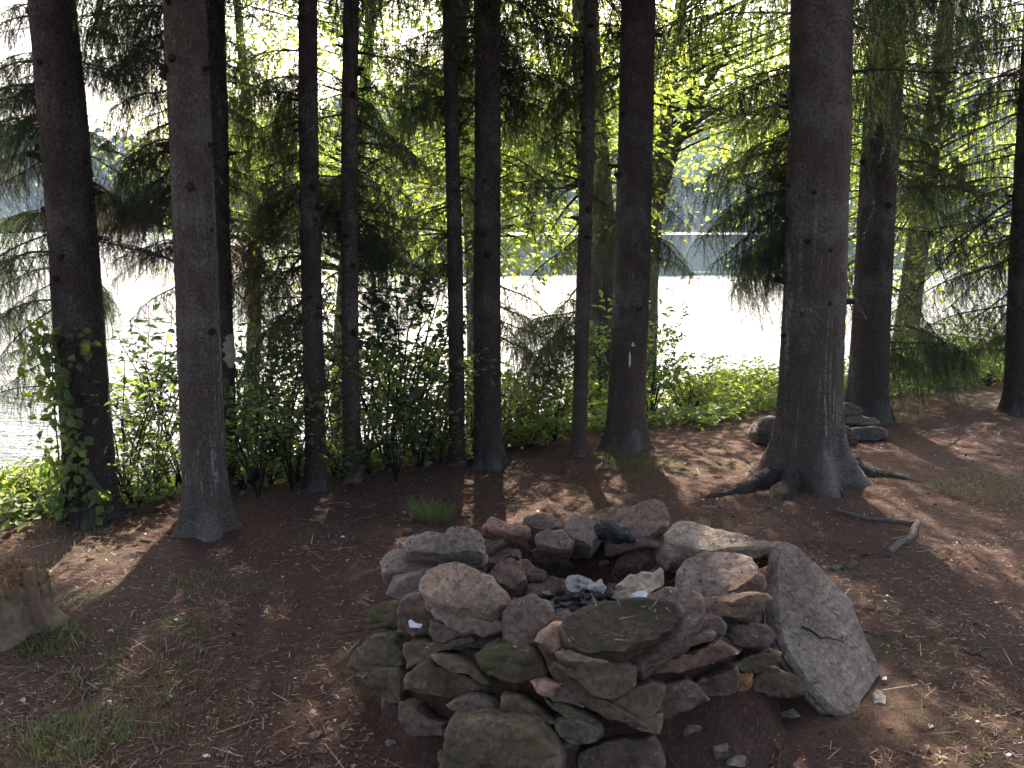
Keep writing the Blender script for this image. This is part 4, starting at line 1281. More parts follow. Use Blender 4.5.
    ('B6', [(560, 560), (760, 590), (860, 640), (800, 760), (620, 700)], 'F', .12, (.15, .115, .09), .15, 'dark brown stone in the gap left of the olive wedge stone', {}),
    ('B2', [(60, 420), (250, 400), (370, 430), (380, 500), (290, 480), (170, 545), (60, 520)], 'S', .12, (.15, .125, .125), .1, 'dark stone beneath the purple brown block on the left inner wall', {}),
]


def unproject(poly, p0, n):
    out = []
    for u, v in poly:
        d = ray(u, v)
        t = ((p0 - CAM) @ n) / (d @ n)
        out.append(CAM + d * t)
    return np.array(out)


for i_, (cr, poly, zone, th, colr, moss, lab, op) in enumerate(ST):
    ox, oy, sc_ = CROP[cr]
    px = [(ox + a / sc_, oy + b / sc_) for a, b in poly]
    cu, cv = np.mean([q[0] for q in px]), np.mean([q[1] for q in px])
    p0 = P(cu, cv, op['Y']) if 'Y' in op else ring_hit(cu, cv, zone)
    tocam = nrm((CAM - p0) * np.array([1, 1, 0]))
    rad = nrm(np.array([*(p0[:2] - RC), 0]))
    if 'n' in op: n = nrm(np.array(op['n']))
    elif zone == 'F': n = nrm(0.45 * rad + 0.6 * tocam + np.array([0, 0, op.get('up', .3)]))
    elif zone in 'B': n = nrm(tocam + 0.25 * -rad + np.array([0, 0, op.get('up', .35)]))
    else: n = nrm(tocam * (1 - op.get('up', .6)) + np.array([0, 0, 0.25 + op.get('up', .6)]))
    if 'dz' in op and zone not in 'F': p0 = p0 + ray(cu, cv) * (-(op['dz']) / abs(ray(cu, cv)[2]))
    if 'dz' in op and zone == 'F': p0 = p0 - ray(cu, cv) * op['dz'] * 2
    # centre grown a little so that neighbours touch
    gx = [(cu + (u - cu) * 1.05, cv + (v - cv) * 1.05) for u, v in px]
    p3 = unproject(gx, p0, n)
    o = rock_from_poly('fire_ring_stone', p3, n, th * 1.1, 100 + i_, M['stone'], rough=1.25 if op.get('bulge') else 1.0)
    if op.get('bulge'):
        # rounded boulders: swell the face
        c = np.array(o.location) + n * th * 0.5
        sz = np.linalg.norm(p3 - p3.mean(0), axis=1).mean()
        for vv in o.data.vertices:
            q = np.array(vv.co) + np.array(o.location) - c
            h = q @ n
            rr = np.linalg.norm(q - h * n) / (sz * 1.15)
            vv.co = Vector(np.array(vv.co) + n * (0.28 * sz * max(0, 1 - rr * rr) if h > -th * 0.3 else 0))
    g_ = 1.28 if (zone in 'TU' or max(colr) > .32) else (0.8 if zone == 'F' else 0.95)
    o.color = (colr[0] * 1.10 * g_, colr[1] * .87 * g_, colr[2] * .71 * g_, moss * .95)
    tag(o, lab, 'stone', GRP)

# fillers: rough stones that carry the ring behind and between the traced ones
def blob_rock(name, c, size, seed, colr, moss):
    rg = np.random.default_rng(seed)
    import bmesh
    bm = bmesh.new()
    for _ in range(15):
        p = rv(1)[0] * np.array(size) * rg.uniform(0.8, 1.1)
        bm.verts.new(p)
    bmesh.ops.convex_hull(bm, input=bm.verts[:])
    bmesh.ops.delete(bm, geom=[v for v in bm.verts if not v.link_faces], context='VERTS')
    bmesh.ops.bevel(bm, geom=bm.edges[:], offset=min(size) * 0.14, segments=2, affect='EDGES', profile=0.6)
    bmesh.ops.triangulate(bm, faces=bm.faces[:])
    bmesh.ops.subdivide_edges(bm, edges=[e for e in bm.edges if e.calc_length() > 0.02], cuts=1, use_grid_fill=True)
    for v in bm.verts:
        w = mnoise.noise_vector(v.co * 22 + Vector((seed, seed * 2, 0)))
        v.co += w * 0.008
    bmesh.ops.recalc_face_normals(bm, faces=bm.faces[:])
    me = bpy.data.meshes.new(name)
    bm.to_mesh(me); bm.free()
    me.shade_smooth()
    me.set_sharp_from_angle(angle=R(32))
    me.materials.append(M['stone'])
    o = bpy.data.objects.new(name, me)
    COL.objects.link(o)
    o.location = [float(q) for q in c]
    o.rotation_euler = (rg.uniform(-.15, .15), rg.uniform(-.15, .15), rg.uniform(0, 6.28))
    o.color = (*colr, moss)
    return o


rg = np.random.default_rng(41)
for layer, (z, rr, nn) in enumerate(((0.05, 0.60, 17), (0.15, 0.57, 16), (0.25, 0.54, 15), (0.34, 0.52, 13))):
    for q in range(nn):
        a = (q + 0.5 * (layer % 2) + rg.uniform(-.2, .2)) / nn * 2 * math.pi
        front = math.sin(a) < -0.1
        r_ = rr - (0.035 if front else 0.0)
        zz = z - (0.03 if front else 0.0)
        c = (RC[0] + math.cos(a) * r_, RC[1] + math.sin(a) * r_, zz)
        o = blob_rock('fire_ring_stone', c, (rg.uniform(.11, .16), rg.uniform(.09, .13), rg.uniform(.05, .075)), 300 + layer * 30 + q, random.choice([(.15, .105, .085), (.17, .125, .11), (.19, .135, .105), (.2, .15, .12)]), 0.15)
        tag(o, 'small dark filler stone wedged between the larger stones of the fire ring', 'stone', 'filler stones of the fire ring')

# soil packed between the stones and slumped at their foot
mb = MB()
KA, KP = 120, 26
rows = []
for q in range(KP):
    f = q / (KP - 1)
    row = []
    for e_ in range(KA):
        a = e_ * 2 * math.pi / KA
        # more soil has slid down at the right front
        sk = 0.17 * math.exp(-((a - 5.55) / 0.45) ** 2) + 0.05 * math.exp(-((a - 3.6) / 0.5) ** 2)
        out_r = 0.66 + sk
        if f < 0.6:
            k = f / 0.6
            r_ = out_r + (0.575 - out_r) * k ** 0.75
            z = -0.03 + 0.36 * k ** (1.0 + 2.2 * sk)
        else:
            k = (f - 0.6) / 0.4
            r_ = 0.575 - 0.17 * k
            z = 0.33 - 0.13 * k ** 2
        x, y = RC[0] + math.cos(a) * r_, RC[1] + math.sin(a) * r_
        p = Vector((x * 11, y * 11, z * 11)); p2 = Vector((x * 34, y * 34, z * 34))
        h = 0.020 * mnoise.noise(p) + 0.010 * mnoise.noise(p2)
        row.append((x + math.cos(a) * h, y + math.sin(a) * h, z + h * 0.6))
    rows.append(np.array(row))
V = np.concatenate(rows)
i, j = np.meshgrid(np.arange(KP - 1), np.arange(KA), indexing='ij'); i, j = i.ravel(), j.ravel(); j2 = (j + 1) % KA
mb.add(V, np.stack([i * KA + j, i * KA + j2, (i + 1) * KA + j2, (i + 1) * KA + j], 1))
tag(mb.build('packed_soil', M['ground']), 'red brown soil and needles packed between the fire ring stones', 'soil', kind='stuff')

# ash bed, burnt rubbish
mb = MB()
K = 40
rows = []
for q in range(9):
    r_ = 0.44 * q / 8
    a = np.arange(K) * 2 * math.pi / K
    zz = 0.245 - 0.04 * (q / 8) + np.array([0.02 * mnoise.noise(Vector((math.cos(t) * r_ * 11, math.sin(t) * r_ * 11, 3))) for t in a])
    rows.append(np.stack([RC[0] + np.cos(a) * r_, RC[1] + np.sin(a) * r_, zz], 1))
V = np.concatenate(rows)
i, j = np.meshgrid(np.arange(8), np.arange(K), indexing='ij'); i, j = i.ravel(), j.ravel(); j2 = (j + 1) % K
mb.add(V, np.stack([i * K + j, (i + 1) * K + j, (i + 1) * K + j2, i * K + j2], 1))
tag(mb.build('ash_bed', M['ash']), 'dark ash and burnt soil filling the inside of the fire ring', 'ash', kind='stuff')

def crumple(name, poly, p0, n, amp, seed, mat, res=15, solid=0.002):
    """crumpled sheet with folds, filling a traced outline"""
    p3 = unproject(poly, p0, nrm(np.array(n)))
    c = p3.mean(0); n = nrm(np.array(n))
    K = 48
    cl = np.vstack([p3, p3[:1]])
    cum = np.concatenate([[0], np.cumsum(np.linalg.norm(np.diff(cl, axis=0), axis=1))])
    t = np.linspace(0, cum[-1], K + 1)[:-1]
    ring = np.stack([np.interp(t, cum, cl[:, k]) for k in range(3)], 1)
    V = [c]
    for q in range(1, res):
        V += list(c + (ring - c) * q / (res - 1))
    V = np.array(V)
    for q in range(len(V)):
        p = Vector(V[q]) * 17 + Vector((seed, 0, 0))
        p2 = Vector(V[q]) * 42 + Vector((0, seed, 0))
        h = (1 - 2 * abs(mnoise.noise(p))) * amp + (1 - 2 * abs(mnoise.noise(p2))) * amp * 0.4
        V[q] = V[q] + n * h + np.array(mnoise.noise_vector(p)) * amp * 0.3
    mb = MB(); k = np.arange(K); k2 = (k + 1) % K
    mb.add(V, np.stack([np.zeros(K, int), 1 + k, 1 + k2], 1))
    for r_ in range(res - 2):
        a = 1 + r_ * K
        mb.f.append((np.stack([a + k, a + K + k, a + K + k2, a + k2], 1), 0))
    o = mb.build(name, mat, origin=c, smooth=False)
    s = o.modifiers.new('thickness', 'SOLIDIFY'); s.thickness = solid; s.offset = -1
    return o


def cp(tag_, pts):
    ox, oy, sc_ = CROP[tag_]
    return [(ox + a / sc_, oy + b / sc_) for a, b in pts]


o = crumple('crumpled_paper', cp('H', [(505, 372), (540, 315), (600, 268), (680, 250), (720, 262), (745, 233), (764, 250), (766, 300), (740, 320), (680, 372), (600, 385)]), P(637, 588, 3.02), (-.1, -.7, .7), 0.018, 3, M['paper'], solid=0.0015)
tag(o, 'crumpled tan paper lying in the fire ring behind the mossy oval slab', 'paper')
o = crumple('burnt_foil', cp('H', [(300, 300), (320, 268), (370, 262), (420, 285), (450, 305), (470, 272), (485, 310), (510, 335), (480, 350), (430, 335), (390, 330), (350, 350), (315, 335)]), P(588, 588, 3.02), (-.1, -.7, .7), 0.016, 8, M['foil'])
tag(o, 'scorched white and black crumpled foil among charcoal in the fire ring', 'foil')
o = crumple('white_scrap', cp('H', [(600, 362), (630, 340), (680, 335), (690, 365), (640, 378)]), P(640, 596, 2.93), (0, -.6, .8), 0.006, 5, M['white'])
tag(o, 'white paper scrap tucked under the tan crumpled paper', 'paper')


def coal(u, v, Y, s, seed, lab, sz=(1, .7, .6), grp='charcoal pieces in the fire ring'):
    o = blob_rock('charcoal', P(u, v, Y), (s * sz[0], s * sz[1], s * sz[2]), seed, DARK, 0)
    o.data.materials.clear(); o.data.materials.append(M['char'])
    tag(o, lab, 'charcoal', grp)


rg = np.random.default_rng(5)
for q in range(26):
    coal(rg.uniform(548, 625), rg.uniform(583, 612), rg.uniform(2.9, 3.15), rg.uniform(.012, .034), 700 + q, 'black charcoal lump in the heap around the scorched foil')
for q, (a_, b_, r_) in enumerate([((560, 600), (600, 596), .009), ((585, 606), (570, 588), .007), ((596, 592), (622, 604), .008), ((552, 608), (575, 604), .006)]):
    A_, B_ = P(*a_, 3.0), P(*b_, 3.06)
    mb = MB()
    pp = A_ + np.linspace(0, 1, 9)[:, None] * (B_ - A_) + RNG.normal(0, .003, (9, 3))
    tube(mb, pp, r_ * np.array([.6, 1, 1, 1.1, 1, .9, .9, .8, .4]), 8, 0, wob=.15)
    o = mb.build('charred_stick', M['char'], origin=pp.mean(0), smooth=False)
    tag(o, 'thin charred stick lying among the charcoal inside the fire ring', 'stick', 'charred sticks in the fire ring')
# charred log end
mb = MB()
pts = np.array([P(594, 533, 3.62), P(604, 531, 3.60), P(618, 535, 3.58), P(634, 540, 3.60)])
tt = np.linspace(0, 1, 14); t = np.linspace(0, 1, 4)
pp = np.stack([np.interp(tt, t, pts[:, c]) for c in range(3)], 1) + RNG.normal(0, 0.004, (14, 3))
tube(mb, pp, 0.034 * np.array([.55, .8, .95, 1, 1, 1, 1, 1, .95, .9, .8, .7, .55, .35]), 12, 0, wob=0.16)
o = mb.build('charred_log', M['char'], origin=pp.mean(0), smooth=False)
tag(o, 'short charred black log end on the back rim beside the biggest brown block', 'log')

# leaning slab
p1, p2 = G(846, 716), G(882, 677)
p3_ = P(786, 545, 3.42)
nS = nrm(np.cross(p2 - p1, p3_ - p1))
if nS @ (CAM - p1) < 0: nS = -nS
poly = cp('S', [(86, 44), (158, 62), (250, 150), (362, 276), (388, 350), (432, 450), (484, 570), (424, 650), (368, 738), (290, 704), (192, 602), (128, 500), (88, 400), (70, 290), (72, 130)])
o = rock_from_poly('leaning_slab', unproject(poly, p1, nS), nS, 0.075, 901, M['stone'], rough=0.42, strata=0.5, jag=0.03, keep=0.96, K=110)
o.color = (.24, .205, .17, .12)
tag(o, 'big flat blue grey slab leaning against the right side of the fire ring', 'stone slab')
SLAB = o
# crack and chipped patch belong to the slab
mb = MB()
ck = unproject(cp('S', [(165, 382), (190, 388), (215, 405), (240, 425), (262, 420), (290, 428), (318, 436), (345, 450)]), p1 + nS * 0.0035, nS)
ck = np.repeat(ck, 2, 0)[:-1]; ck[1::2] = (ck[:-1:2] + ck[2::2]) / 2
tube(mb, ck - np.array(SLAB.location), np.linspace(0.004, 0.001, len(ck)), 5, 0, wob=0.3)
mb.build('crack_ledge', M['char'], SLAB)

# stone pile and boulder by the large spruce
def big_rock(poly, Y, n, th, colr, moss, seed, lab, cat='stone', grp='small pile of stones behind the largest spruce', name='pile_stone', bulge=0.0):
    cu, cv = np.mean([q[0] for q in poly]), np.mean([q[1] for q in poly])
    p0 = P(cu, cv, Y); n = nrm(np.array(n))
    p3 = unproject(poly, p0, n)
    o = rock_from_poly(name, p3, n, th, seed, M['stone'], rough=1.0)
    o.color = (*colr, moss)
    if bulge:
        sz = np.linalg.norm(p3 - p3.mean(0), axis=1).mean()
        for vv in o.data.vertices:
            q = np.array(vv.co); h = q @ n
            rr = np.linalg.norm(q - h * n) / (sz * 1.15)
            vv.co = Vector(q + n * (bulge * sz * max(0, 1 - rr * rr) if h > 0 else 0))
    tag(o, lab, cat, grp)


big_rock(cp('K', [(190, 215), (186, 170), (200, 120), (235, 82), (300, 80), (360, 120), (370, 200), (340, 235), (230, 238)]), 6.85, (0, -1, .25), .3, (.075, .07, .07), .2, 950, 'dark round boulder peeping out left of the largest spruce', 'boulder', None, 'boulder', 0.35)
big_rock(cp('K', [(600, 110), (620, 85), (720, 75), (800, 85), (835, 115), (800, 128), (700, 130), (610, 128)]), 7.2, (.1, -1, .5), .35, (.08, .075, .075), .2, 951, 'middle dark slab of the small pile by the right spruces')
big_rock(cp('K', [(588, 62), (600, 30), (640, 8), (690, 15), (730, 35), (738, 62), (700, 80), (620, 85)]), 7.22, (.1, -1, .5), .35, (.10, .09, .085), .15, 952, 'topmost stone with a pale top edge on the small pile by the right spruces')
big_rock(cp('K', [(640, 150), (700, 132), (800, 128), (862, 150), (868, 195), (800, 215), (700, 205), (650, 190)]), 7.05, (.1, -1, .5), .35, (.09, .085, .08), .2, 953, 'wide flat slab at the base of the small pile by the right spruces')
big_rock(cp('K', [(590, 130), (640, 128), (690, 150), (720, 200), (700, 250), (620, 240), (590, 190)]), 6.9, (.1, -1, .3), .3, (.065, .055, .05), .2, 954, 'dark stone at the lower left of the small pile by the right spruces')

# small loose stones on the ground
for q, (cr, poly, lab) in enumerate([
    ('B11', [(640, 345), (750, 303), (905, 308), (915, 400), (820, 395), (700, 372)], 'flat grey green stone on the ground before the right side of the ring'),
    ('B11', [(675, 485), (740, 440), (805, 445), (815, 520), (725, 555)], 'fist sized pale stone on the ground at the right front of the ring'),
    ('B11', [(810, 600), (940, 575), (945, 640), (850, 650)], 'small half buried grey stone nearest the bottom of the photo'),
    ('S', [(440, 640), (470, 620), (500, 650), (495, 690), (455, 680)], 'pale pebble beside the lower corner of the leaning slab'),
    ('S', [(70, 720), (130, 695), (165, 730), (120, 745)], 'thin pale chip of stone left of the leaning slab foot'),
]):
    pl = cp(cr, poly)
    cu, cv = np.mean([a for a, b in pl]), np.mean([b for a, b in pl])
    p0 = G(cu, cv) + np.array([0, 0, .02]) - ray(cu, cv) * (0.16 if cr == 'B11' else 0)
    o = rock_from_poly('loose_stone', unproject(pl, p0, nrm(np.array([0, -.35, 1.0]))), nrm(np.array([0, -.35, 1.0])), .05, 960 + q, M['stone'], rough=.6)
    o.color = (.26, .255, .22, .2)
    tag(o, lab, 'stone', 'loose stones on the ground')

# ------------------------------------------------------------------ stump
sb = G(4, 628)
stump = empty('tree_stump', sb, 'rotten tree stump with an orange crumbling top and one upright splinter at the left edge', 'stump')
mb = MB()
K = 110
ang = np.arange(K) * 2 * math.pi / K
def ragged(a):
    """height of the broken rim round the stump"""
    return 0.19 + 0.03 * mnoise.noise(Vector((math.cos(a) * 2.2, math.sin(a) * 2.2, 9))) + 0.028 * mnoise.noise(Vector((math.cos(a) * 9, math.sin(a) * 9, 3)))
rim = np.array([ragged(a) for a in ang])
rows = []
fs = np.linspace(0, 1, 26)
for f in fs:
    z = -0.08 + f * (rim + 0.08)
    flare = np.exp(-np.maximum(z, -.03) / 0.065)
    lob = (0.30 + 0.70 * np.cos(ang * 2.5 - 0.2) ** 2)
    rr = 0.155 * (1 + 0.75 * flare * lob)
    rr = rr + np.array([0.020 * mnoise.noise(Vector((math.cos(a) * 4, math.sin(a) * 4, f * 1.2))) + 0.013 * mnoise.noise(Vector((math.cos(a) * 13, math.sin(a) * 13, f * 1.6))) + 0.009 * (1 - 2 * abs(mnoise.noise(Vector((math.cos(a) * 21, math.sin(a) * 21, f * 3))))) for a in ang])
    rows.append(np.stack([np.cos(ang) * rr, np.sin(ang) * rr, z], 1))
V = np.concatenate(rows); n = len(fs)
i, j = np.meshgrid(np.arange(n - 1), np.arange(K), indexing='ij'); i, j = i.ravel(), j.ravel(); j2 = (j + 1) % K
mb.add(V, np.stack([i * K + j, i * K + j2, (i + 1) * K + j2, (i + 1) * K + j], 1))
mb.build('stump_side', M['stumpwood'], stump)
top_ring = rows[-1]
mb = MB()
rows = []
nf = 20
for q in range(nf):
    f = q / (nf - 1)
    ring = top_ring * np.array([f, f, 0]) * 0.985
    z = (0.225 - 0.02 * f) * (1 - f ** 5) + (rim - 0.012) * f ** 5
    h = np.array([0.045 * mnoise.noise(Vector((x * 16, y * 16, 1))) + 0.028 * (1 - 2 * abs(mnoise.noise(Vector((x * 38, y * 38, 4))))) + 0.014 * mnoise.noise(Vector((x * 110, y * 110, 7))) for x, y, _ in ring])
    ring[:, 2] = z + h * (1 - 0.75 * f ** 4)
    rows.append(ring)
V = np.concatenate(rows)
i, j = np.meshgrid(np.arange(nf - 1), np.arange(K), indexing='ij'); i, j = i.ravel(), j.ravel(); j2 = (j + 1) % K
mb.add(V, np.stack([i * K + j, (i + 1) * K + j, (i + 1) * K + j2, i * K + j2], 1))
n = 900
a = RNG.uniform(0, 6.28, n); r_ = 0.155 * np.sqrt(RNG.random(n))
b = np.stack([np.cos(a) * r_, np.sin(a) * r_, 0.222 - 0.02 * (r_ / .158) ** 2 + RNG.normal(0, .012, n)], 1)
blades(mb, b, b + rv(n) * np.array([.02, .02, .022]) + np.array([0, 0, .006]), rv(n) * 0.004)
# crumbs sliding down the outside
n = 420
a = RNG.uniform(0, 6.28, n); zz = 0.19 - 0.09 * RNG.random(n) ** 1.6; r_ = 0.162 + 0.01 * RNG.random(n)
b = np.stack([np.cos(a) * r_, np.sin(a) * r_, zz], 1)
blades(mb, b, b + rv(n) * .016, rv(n) * 0.005)
mb.build('rotten_top', M['rot'], stump, smooth=False)
# the splinter: a torn plate still standing on the rim
mb = MB()
pl = np.array([[-.055, .02], [-.045, .09], [-.028, .15], [-.024, .20], [-.020, .258], [-.004, .268], [.012, .262], [.020, .20], [.034, .13], [.058, .06], [.080, .0]])
o3 = np.array([[x, 0, z] for x, z in pl])
rr = []
for dpt in (0.0, 0.012, 0.024):
    for x, _, z in o3:
        rr.append([0.150 + x * 0.9, -0.075 + dpt + 0.10 * (x - 0.02) + 0.012 * mnoise.noise(Vector((x * 40, z * 25, dpt * 90))), z])
rr = np.array(rr)
rr[:, 0] += np.array([0.007 * mnoise.noise(Vector((q * 1.7, 2, 5))) for q in range(len(rr))])
mm = len(pl)
mb.add(rr, np.concatenate([np.stack([np.arange(mm) + c * mm, (np.arange(mm) + 1) % mm + c * mm, (np.arange(mm) + 1) % mm + (c + 1) * mm, np.arange(mm) + (c + 1) * mm], 1) for c in (0, 1)]))
L_, R_ = [0, 1, 2, 3, 4], [10, 9, 8, 7, 6]
fq = [[L_[q], L_[q + 1], R_[q + 1], R_[q]] for q in range(4)]
for base_ in (0, 2 * mm):
    mb.f.append((np.array(fq) + base_, 0)); mb.f.append((np.array([[4, 5, 6]]) + base_, 0))
mb.build('splinter', M['splint'], stump, smooth=False)

# ------------------------------------------------------------------ fallen root branch on the right, sticks
def stick(pix, r0, r1, lab, mat, name='fallen_branch', n=16, wob=0.15, lift=0.0, grp=None, forks=()):
    p = ground_path(pix, n, lift)
    mb = MB()
    tube(mb, p, np.linspace(r0, r1, n), 8, 0, wob=wob)
    for fk, fr in forks:
        q = ground_path(fk, 9, lift)
        tube(mb, q, np.linspace(fr, fr * .5, 9), 7, 0, wob=wob)
    o = mb.build(name, M[mat], origin=p.mean(0))
    tag(o, lab, 'branch', grp)


stick([(835, 512), (862, 519), (890, 523), (919, 524), (908, 540), (890, 553)], 0.014, 0.018, 'bent weathered root lying on the ground right of the largest spruce', 'root', lift=0.005, name='surface_root')
stick([(826, 570), (843, 568), (857, 564)], 0.014, 0.012, 'short weathered stick end behind the top of the leaning slab', 'root')
for q, (a, lab) in enumerate([
    ([(80, 668), (85, 690), (76, 712)], 'pale dry stalk near the stump'),
    ([(640, 740), (668, 762)], 'thin straw coloured stick in front of the ring at the right'),
    ([(268, 762), (300, 755), (330, 752)], 'thin pale stick at the bottom left of the photo'),
    ([(860, 632), (885, 636)], 'short pale stick right of the leaning slab'),
    ([(960, 650), (985, 660)], 'short grey stick at the far right of the clearing floor'),
    ([(355, 520), (380, 516)], 'small twig on the needles left of the grass tuft'),
    ([(500, 505), (540, 500)], 'thin twig lying beyond the back rim of the ring'),
    ([(150, 560), (185, 557)], 'thin twig on the needles right of the stump'),
]):
    stick(a, 0.004, 0.003, lab, 'root', 'twig', 8, 0.2, 0.004, 'thin twigs lying on the ground')

# grass tuft, grass patches, litter
def grass(name, cx, cy, rad_, n, hmax, lab, mat='grass', single=True, lean=1.3):
    mb = MB()
    r_ = rad_ * np.sqrt(RNG.random(n)); a = RNG.uniform(0, 6.28, n)
    x, y = cx + r_ * np.cos(a), cy + r_ * np.sin(a)
    z = gz(x, y)
    b = np.stack([x, y, z], 1)
    h = hmax * RNG.uniform(0.4, 1.0, n)
    ld = np.stack([np.cos(a), np.sin(a), 0 * a], 1) * (lean * RNG.random(n))[:, None] + rv(n) * 0.3
    ld[:, 2] = 0
    mid = b + np.array([0, 0, .62]) * h[:, None] + ld * h[:, None] * 0.35
    tip = b + np.array([0, 0, .85]) * h[:, None] + ld * h[:, None]
    w = nrm(np.cross(rv(n), [0, 0, 1.0])) * 0.0013
    V = np.empty((n * 5, 3))
    V[0::5], V[1::5], V[2::5], V[3::5], V[4::5] = b - w, b + w, mid + w * .8, mid - w * .8, tip
    k = np.arange(n)[:, None] * 5
    mb.add(V, k + np.array([[0, 1, 2, 3]])); mb.f.append((k + np.array([[3, 2, 4]]), 0))
    return mb


t = G(431, 520)
mb = grass('x', t[0], t[1], 0.10, 420, 0.14, '')
o = mb.build('grass_tuft', M['grass'], origin=t, smooth=False)
tag(o, 'green grass tuft at the edge of the shade behind the back left rim', 'grass tuft')
mbg = MB()
for u, v, r_, n, h in [(110, 700, .35, 130, .04), (80, 738, .16, 200, .07), (190, 625, .10, 80, .04), (200, 585, .16, 90, .05), (150, 675, .25, 170, .05), (250, 590, .25, 60, .04), (30, 755, .2, 180, .07), (180, 710, .2, 80, .05), (120, 655, .3, 120, .05),
                      (995, 488, .35, 230, .05), (960, 486, .25, 90, .04), (1010, 500, .3, 90, .04), (840, 725, .09, 25, .04), (900, 725, .15, 20, .04), (935, 735, .2, 40, .04), (1000, 735, .2, 50, .05), (640, 462, .25, 200, .06), (625, 458, .2, 200, .07),
                      (160, 765, .3, 170, .06), (240, 705, .15, 40, .04), (30, 640, .18, 170, .08), (55, 645, .12, 100, .06), (20, 548, .5, 260, .07), (700, 720, .08, 30, .04), (760, 470, .3, 100, .05), (375, 690, .1, 40, .04), (600, 690, .05, 10, .03)]:
    p = G(min(u, 1023), min(v, 767))
    g_ = grass('x', p[0], p[1], r_, int(n * 1.5), h * 0.85, '')
    mbg.v += g_.v
    mbg.f += [(f + mbg.n, m) for f, m in g_.f]
    mbg.n += g_.n
tag(mbg.build('grass', M['grass'], smooth=False), 'thin green grass coming up in patches through the needles', 'grass', kind='stuff')

# needle and leaf litter
mb = MB()
def scatter(n, L, wd, lo=1.6, hi=8.5, lift=0.003, tilt=.12):
    y = lo + (hi - lo) * RNG.random(n) ** 1.7
    x = RNG.uniform(-0.62, 0.62, n) * (y + 0.5)
    ok = (np.hypot(x - RC[0], y - RC[1]) > 0.74) & ~((np.abs(x - 1.0) < .38) & (np.abs(y - 3.25) < .45)) & (y < edge_y(x) + 0.4)
    x, y = x[ok], y[ok]; n = len(x)
    a = RNG.uniform(0, 6.28, n)
    d = np.stack([np.cos(a), np.sin(a), RNG.normal(0, tilt, n)], 1)
    b = np.stack([x, y, gz(x, y) + lift + np.abs(RNG.normal(0, .003, n))], 1)
    l = L * RNG.uniform(.5, 1.3, n)[:, None]
    s = np.stack([-np.sin(a), np.cos(a), RNG.normal(0, .2, n)], 1) * wd
    V = np.empty((n * 4, 3))
    V[0::4], V[1::4], V[2::4], V[3::4] = b - s, b + s, b + d * l + s * .6, b + d * l - s * .6
    mb.add(V, np.arange(n * 4).reshape(-1, 4))
scatter(60000, .030, .0014)
scatter(3600, .11, .0018)
scatter(5500, .015, .0045, tilt=.25)
n = 1500
yy = 1.6 + 6.5 * RNG.random(n) ** 1.7
xx = RNG.uniform(-0.62, 0.62, n) * (yy + 0.5)
ok = (np.hypot(xx - RC[0], yy - RC[1]) > 0.74) & (yy < edge_y(xx) + 0.3)
xx, yy = xx[ok], yy[ok]; n = len(xx)
L = RNG.uniform(0.012, 0.036, n)
leaves(mb, np.stack([xx, yy, gz(xx, yy) + 0.006], 1), rv(n) * np.array([1, 1, .2]), np.array([0, 0, 1.0]) + 0.35 * rv(n), L, L * 0.55, 0, 0.3)
tag(mb.build('needle_litter', M['litter'], smooth=False), 'brown needles, twigs and leaf bits littering the clearing floor', 'litter', kind='stuff')

# needles fallen on the stones
from mathutils.bvhtree import BVHTree
bv, bf = [], []
for o in list(COL.objects):
    if o.name.startswith(('fire_ring_stone', 'leaning_slab', 'ash_bed', 'packed_soil')) and o.type == 'MESH':
        rot = o.rotation_euler.to_matrix()
        b0 = len(bv)
        bv += [rot @ v.co + o.location for v in o.data.vertices]
        bf += [[b0 + q for q in p.vertices] for p in o.data.polygons]
bvh = BVHTree.FromPolygons(bv, bf)
for q in range(46):
    a = 5.5 + random.gauss(0, .42) if q < 34 else random.uniform(3.2, 4.6)
    r_ = random.uniform(.66, .92)
    h_, n_, _, _ = bvh.ray_cast(Vector((RC[0] + math.cos(a) * r_, RC[1] + math.sin(a) * r_, 2)), Vector((0, 0, -1)))
    if h_ is None: h_ = Vector((RC[0] + math.cos(a) * r_, RC[1] + math.sin(a) * r_, float(gz(RC[0] + math.cos(a) * r_, RC[1] + math.sin(a) * r_))))
    if h_.z > 0.2 or h_.x > 0.74: continue
    s_ = random.choice([.008, .011, .014, .018, .024, .034])
    o = blob_rock('rubble_stone', (h_.x, h_.y, h_.z + s_ * .15), (s_ * 1.4, s_, s_ * .6), 1200 + q, random.choice([(.2, .15, .12), (.25, .22, .18), (.17, .13, .11), (.22, .21, .16), (.3, .26, .22)]), .15)
    tag(o, 'small rubble stone lying on the soil at the front foot of the fire ring', 'stone', 'rubble at the foot of the fire ring')
mb = MB()
bb, tt_, ww = [], [], []
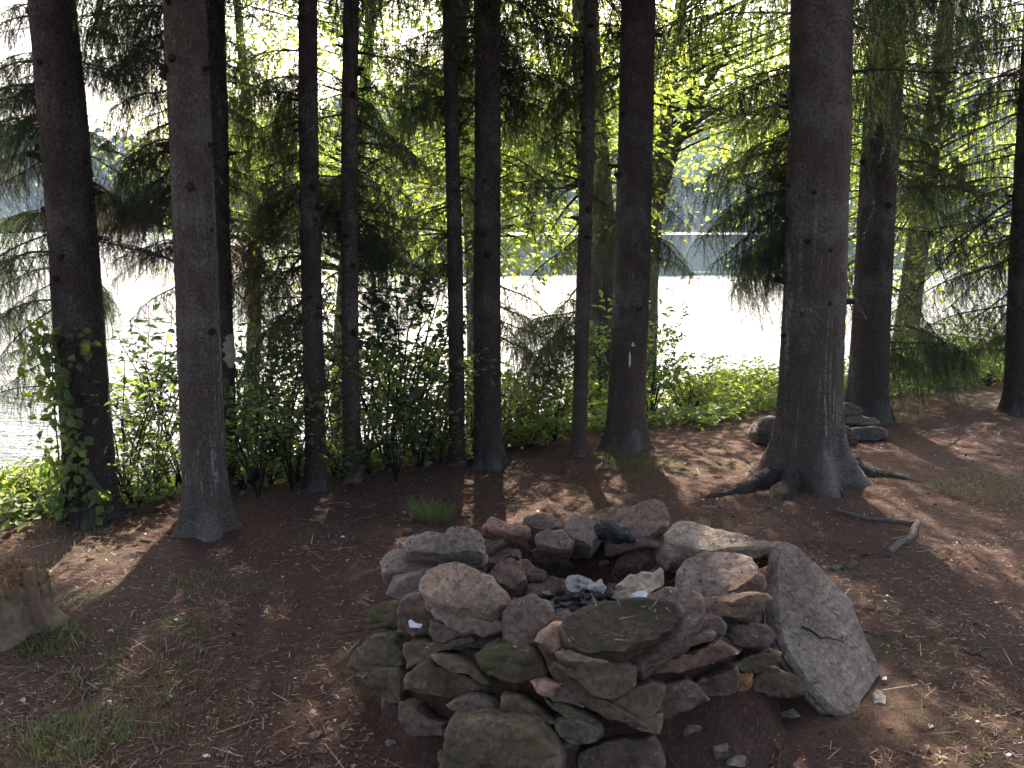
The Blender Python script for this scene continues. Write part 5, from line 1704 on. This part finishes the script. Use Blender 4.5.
for q in range(5200):
    a = random.uniform(0, 6.28); r_ = 0.95 * math.sqrt(random.random())
    h_, n_, _, _ = bvh.ray_cast(Vector((RC[0] + math.cos(a) * r_, RC[1] + math.sin(a) * r_, 2)), Vector((0, 0, -1)))
    if h_ is None or n_.z < 0.55 or h_.z < 0.012: continue
    d = Vector((random.gauss(0, 1), random.gauss(0, 1), random.gauss(0, 1)))
    d = (d - n_ * d.dot(n_)).normalized()
    l = random.choice([.018, .022, .026, .03, .012, .055])
    s_ = n_.cross(d) * (.0016 if l > .013 else .004)
    p = h_ + n_ * .002
    bb.append(p); tt_.append(p + d * l + n_ * .002); ww.append(s_)
blades(mb, np.array(bb), np.array(tt_), np.array(ww))
tag(mb.build('stone_litter', M['litter'], smooth=False), 'fallen needles and bits lying on the fire ring stones', 'litter', kind='stuff')

# white scraps on the ground, each an object
rg = np.random.default_rng(12)
for q, (u, v, s, lab) in enumerate([
    (110, 702, .012, 'white scrap on the ground near the bottom left grass'), (207, 756, .016, 'white scrap with a blue edge at the bottom left of the photo'), (176, 620, .010, 'pale chip on the needles right of the stump'),
    (343, 537, .016, 'pale chip on the needles left of the back rim'), (703, 500, .012, 'white chip left of two others beyond the back right rim'), (717, 499, .008, 'white chip right of two others beyond the back right rim'),
    (884, 679, .018, 'shiny foil scrap by the right corner of the leaning slab'), (757, 724, .012, 'white scrap in front of the foot of the leaning slab'), (977, 722, .012, 'white scrap at the bottom right, upper one of a pair'), (1009, 755, .014, 'white scrap at the bottom right corner of the photo'),
    (887, 596, .010, 'white scrap on the sunlit needles right of the leaning slab'), (996, 603, .014, 'white scrap near the right edge on the shaded floor'), (766, 736, .010, 'white scrap nearest the bottom in front of the leaning slab'), (709, 725, .008, 'tiny white chip before the right front of the ring')]):
    p = G(u, v)
    d = 0.7 * s * F / p[1]
    pl = [(u + math.cos(a) * d * rg.uniform(.6, 1.2), v + math.sin(a) * d * .45 * rg.uniform(.6, 1.2)) for a in np.linspace(0, 6.28, 8)[:-1]]
    o = crumple('litter_scrap', pl, p + np.array([0, 0, .006]), (0, -.15, 1), .003, 20 + q, M['white'], res=4, solid=.001)
    tag(o, lab, 'scrap', 'white scraps on the ground')
# white scrap on the left wall
o = crumple('litter_scrap', cp('B5', [(505, 225), (525, 215), (560, 245), (605, 250), (590, 280), (510, 275)]), ring_hit(416, 624, 'F') + np.array([0, -.03, .02]), (-.3, -.8, .5), .004, 44, M['white'], res=5, solid=.001)
tag(o, 'white scrap stuck on the dark stone of the left wall', 'scrap')
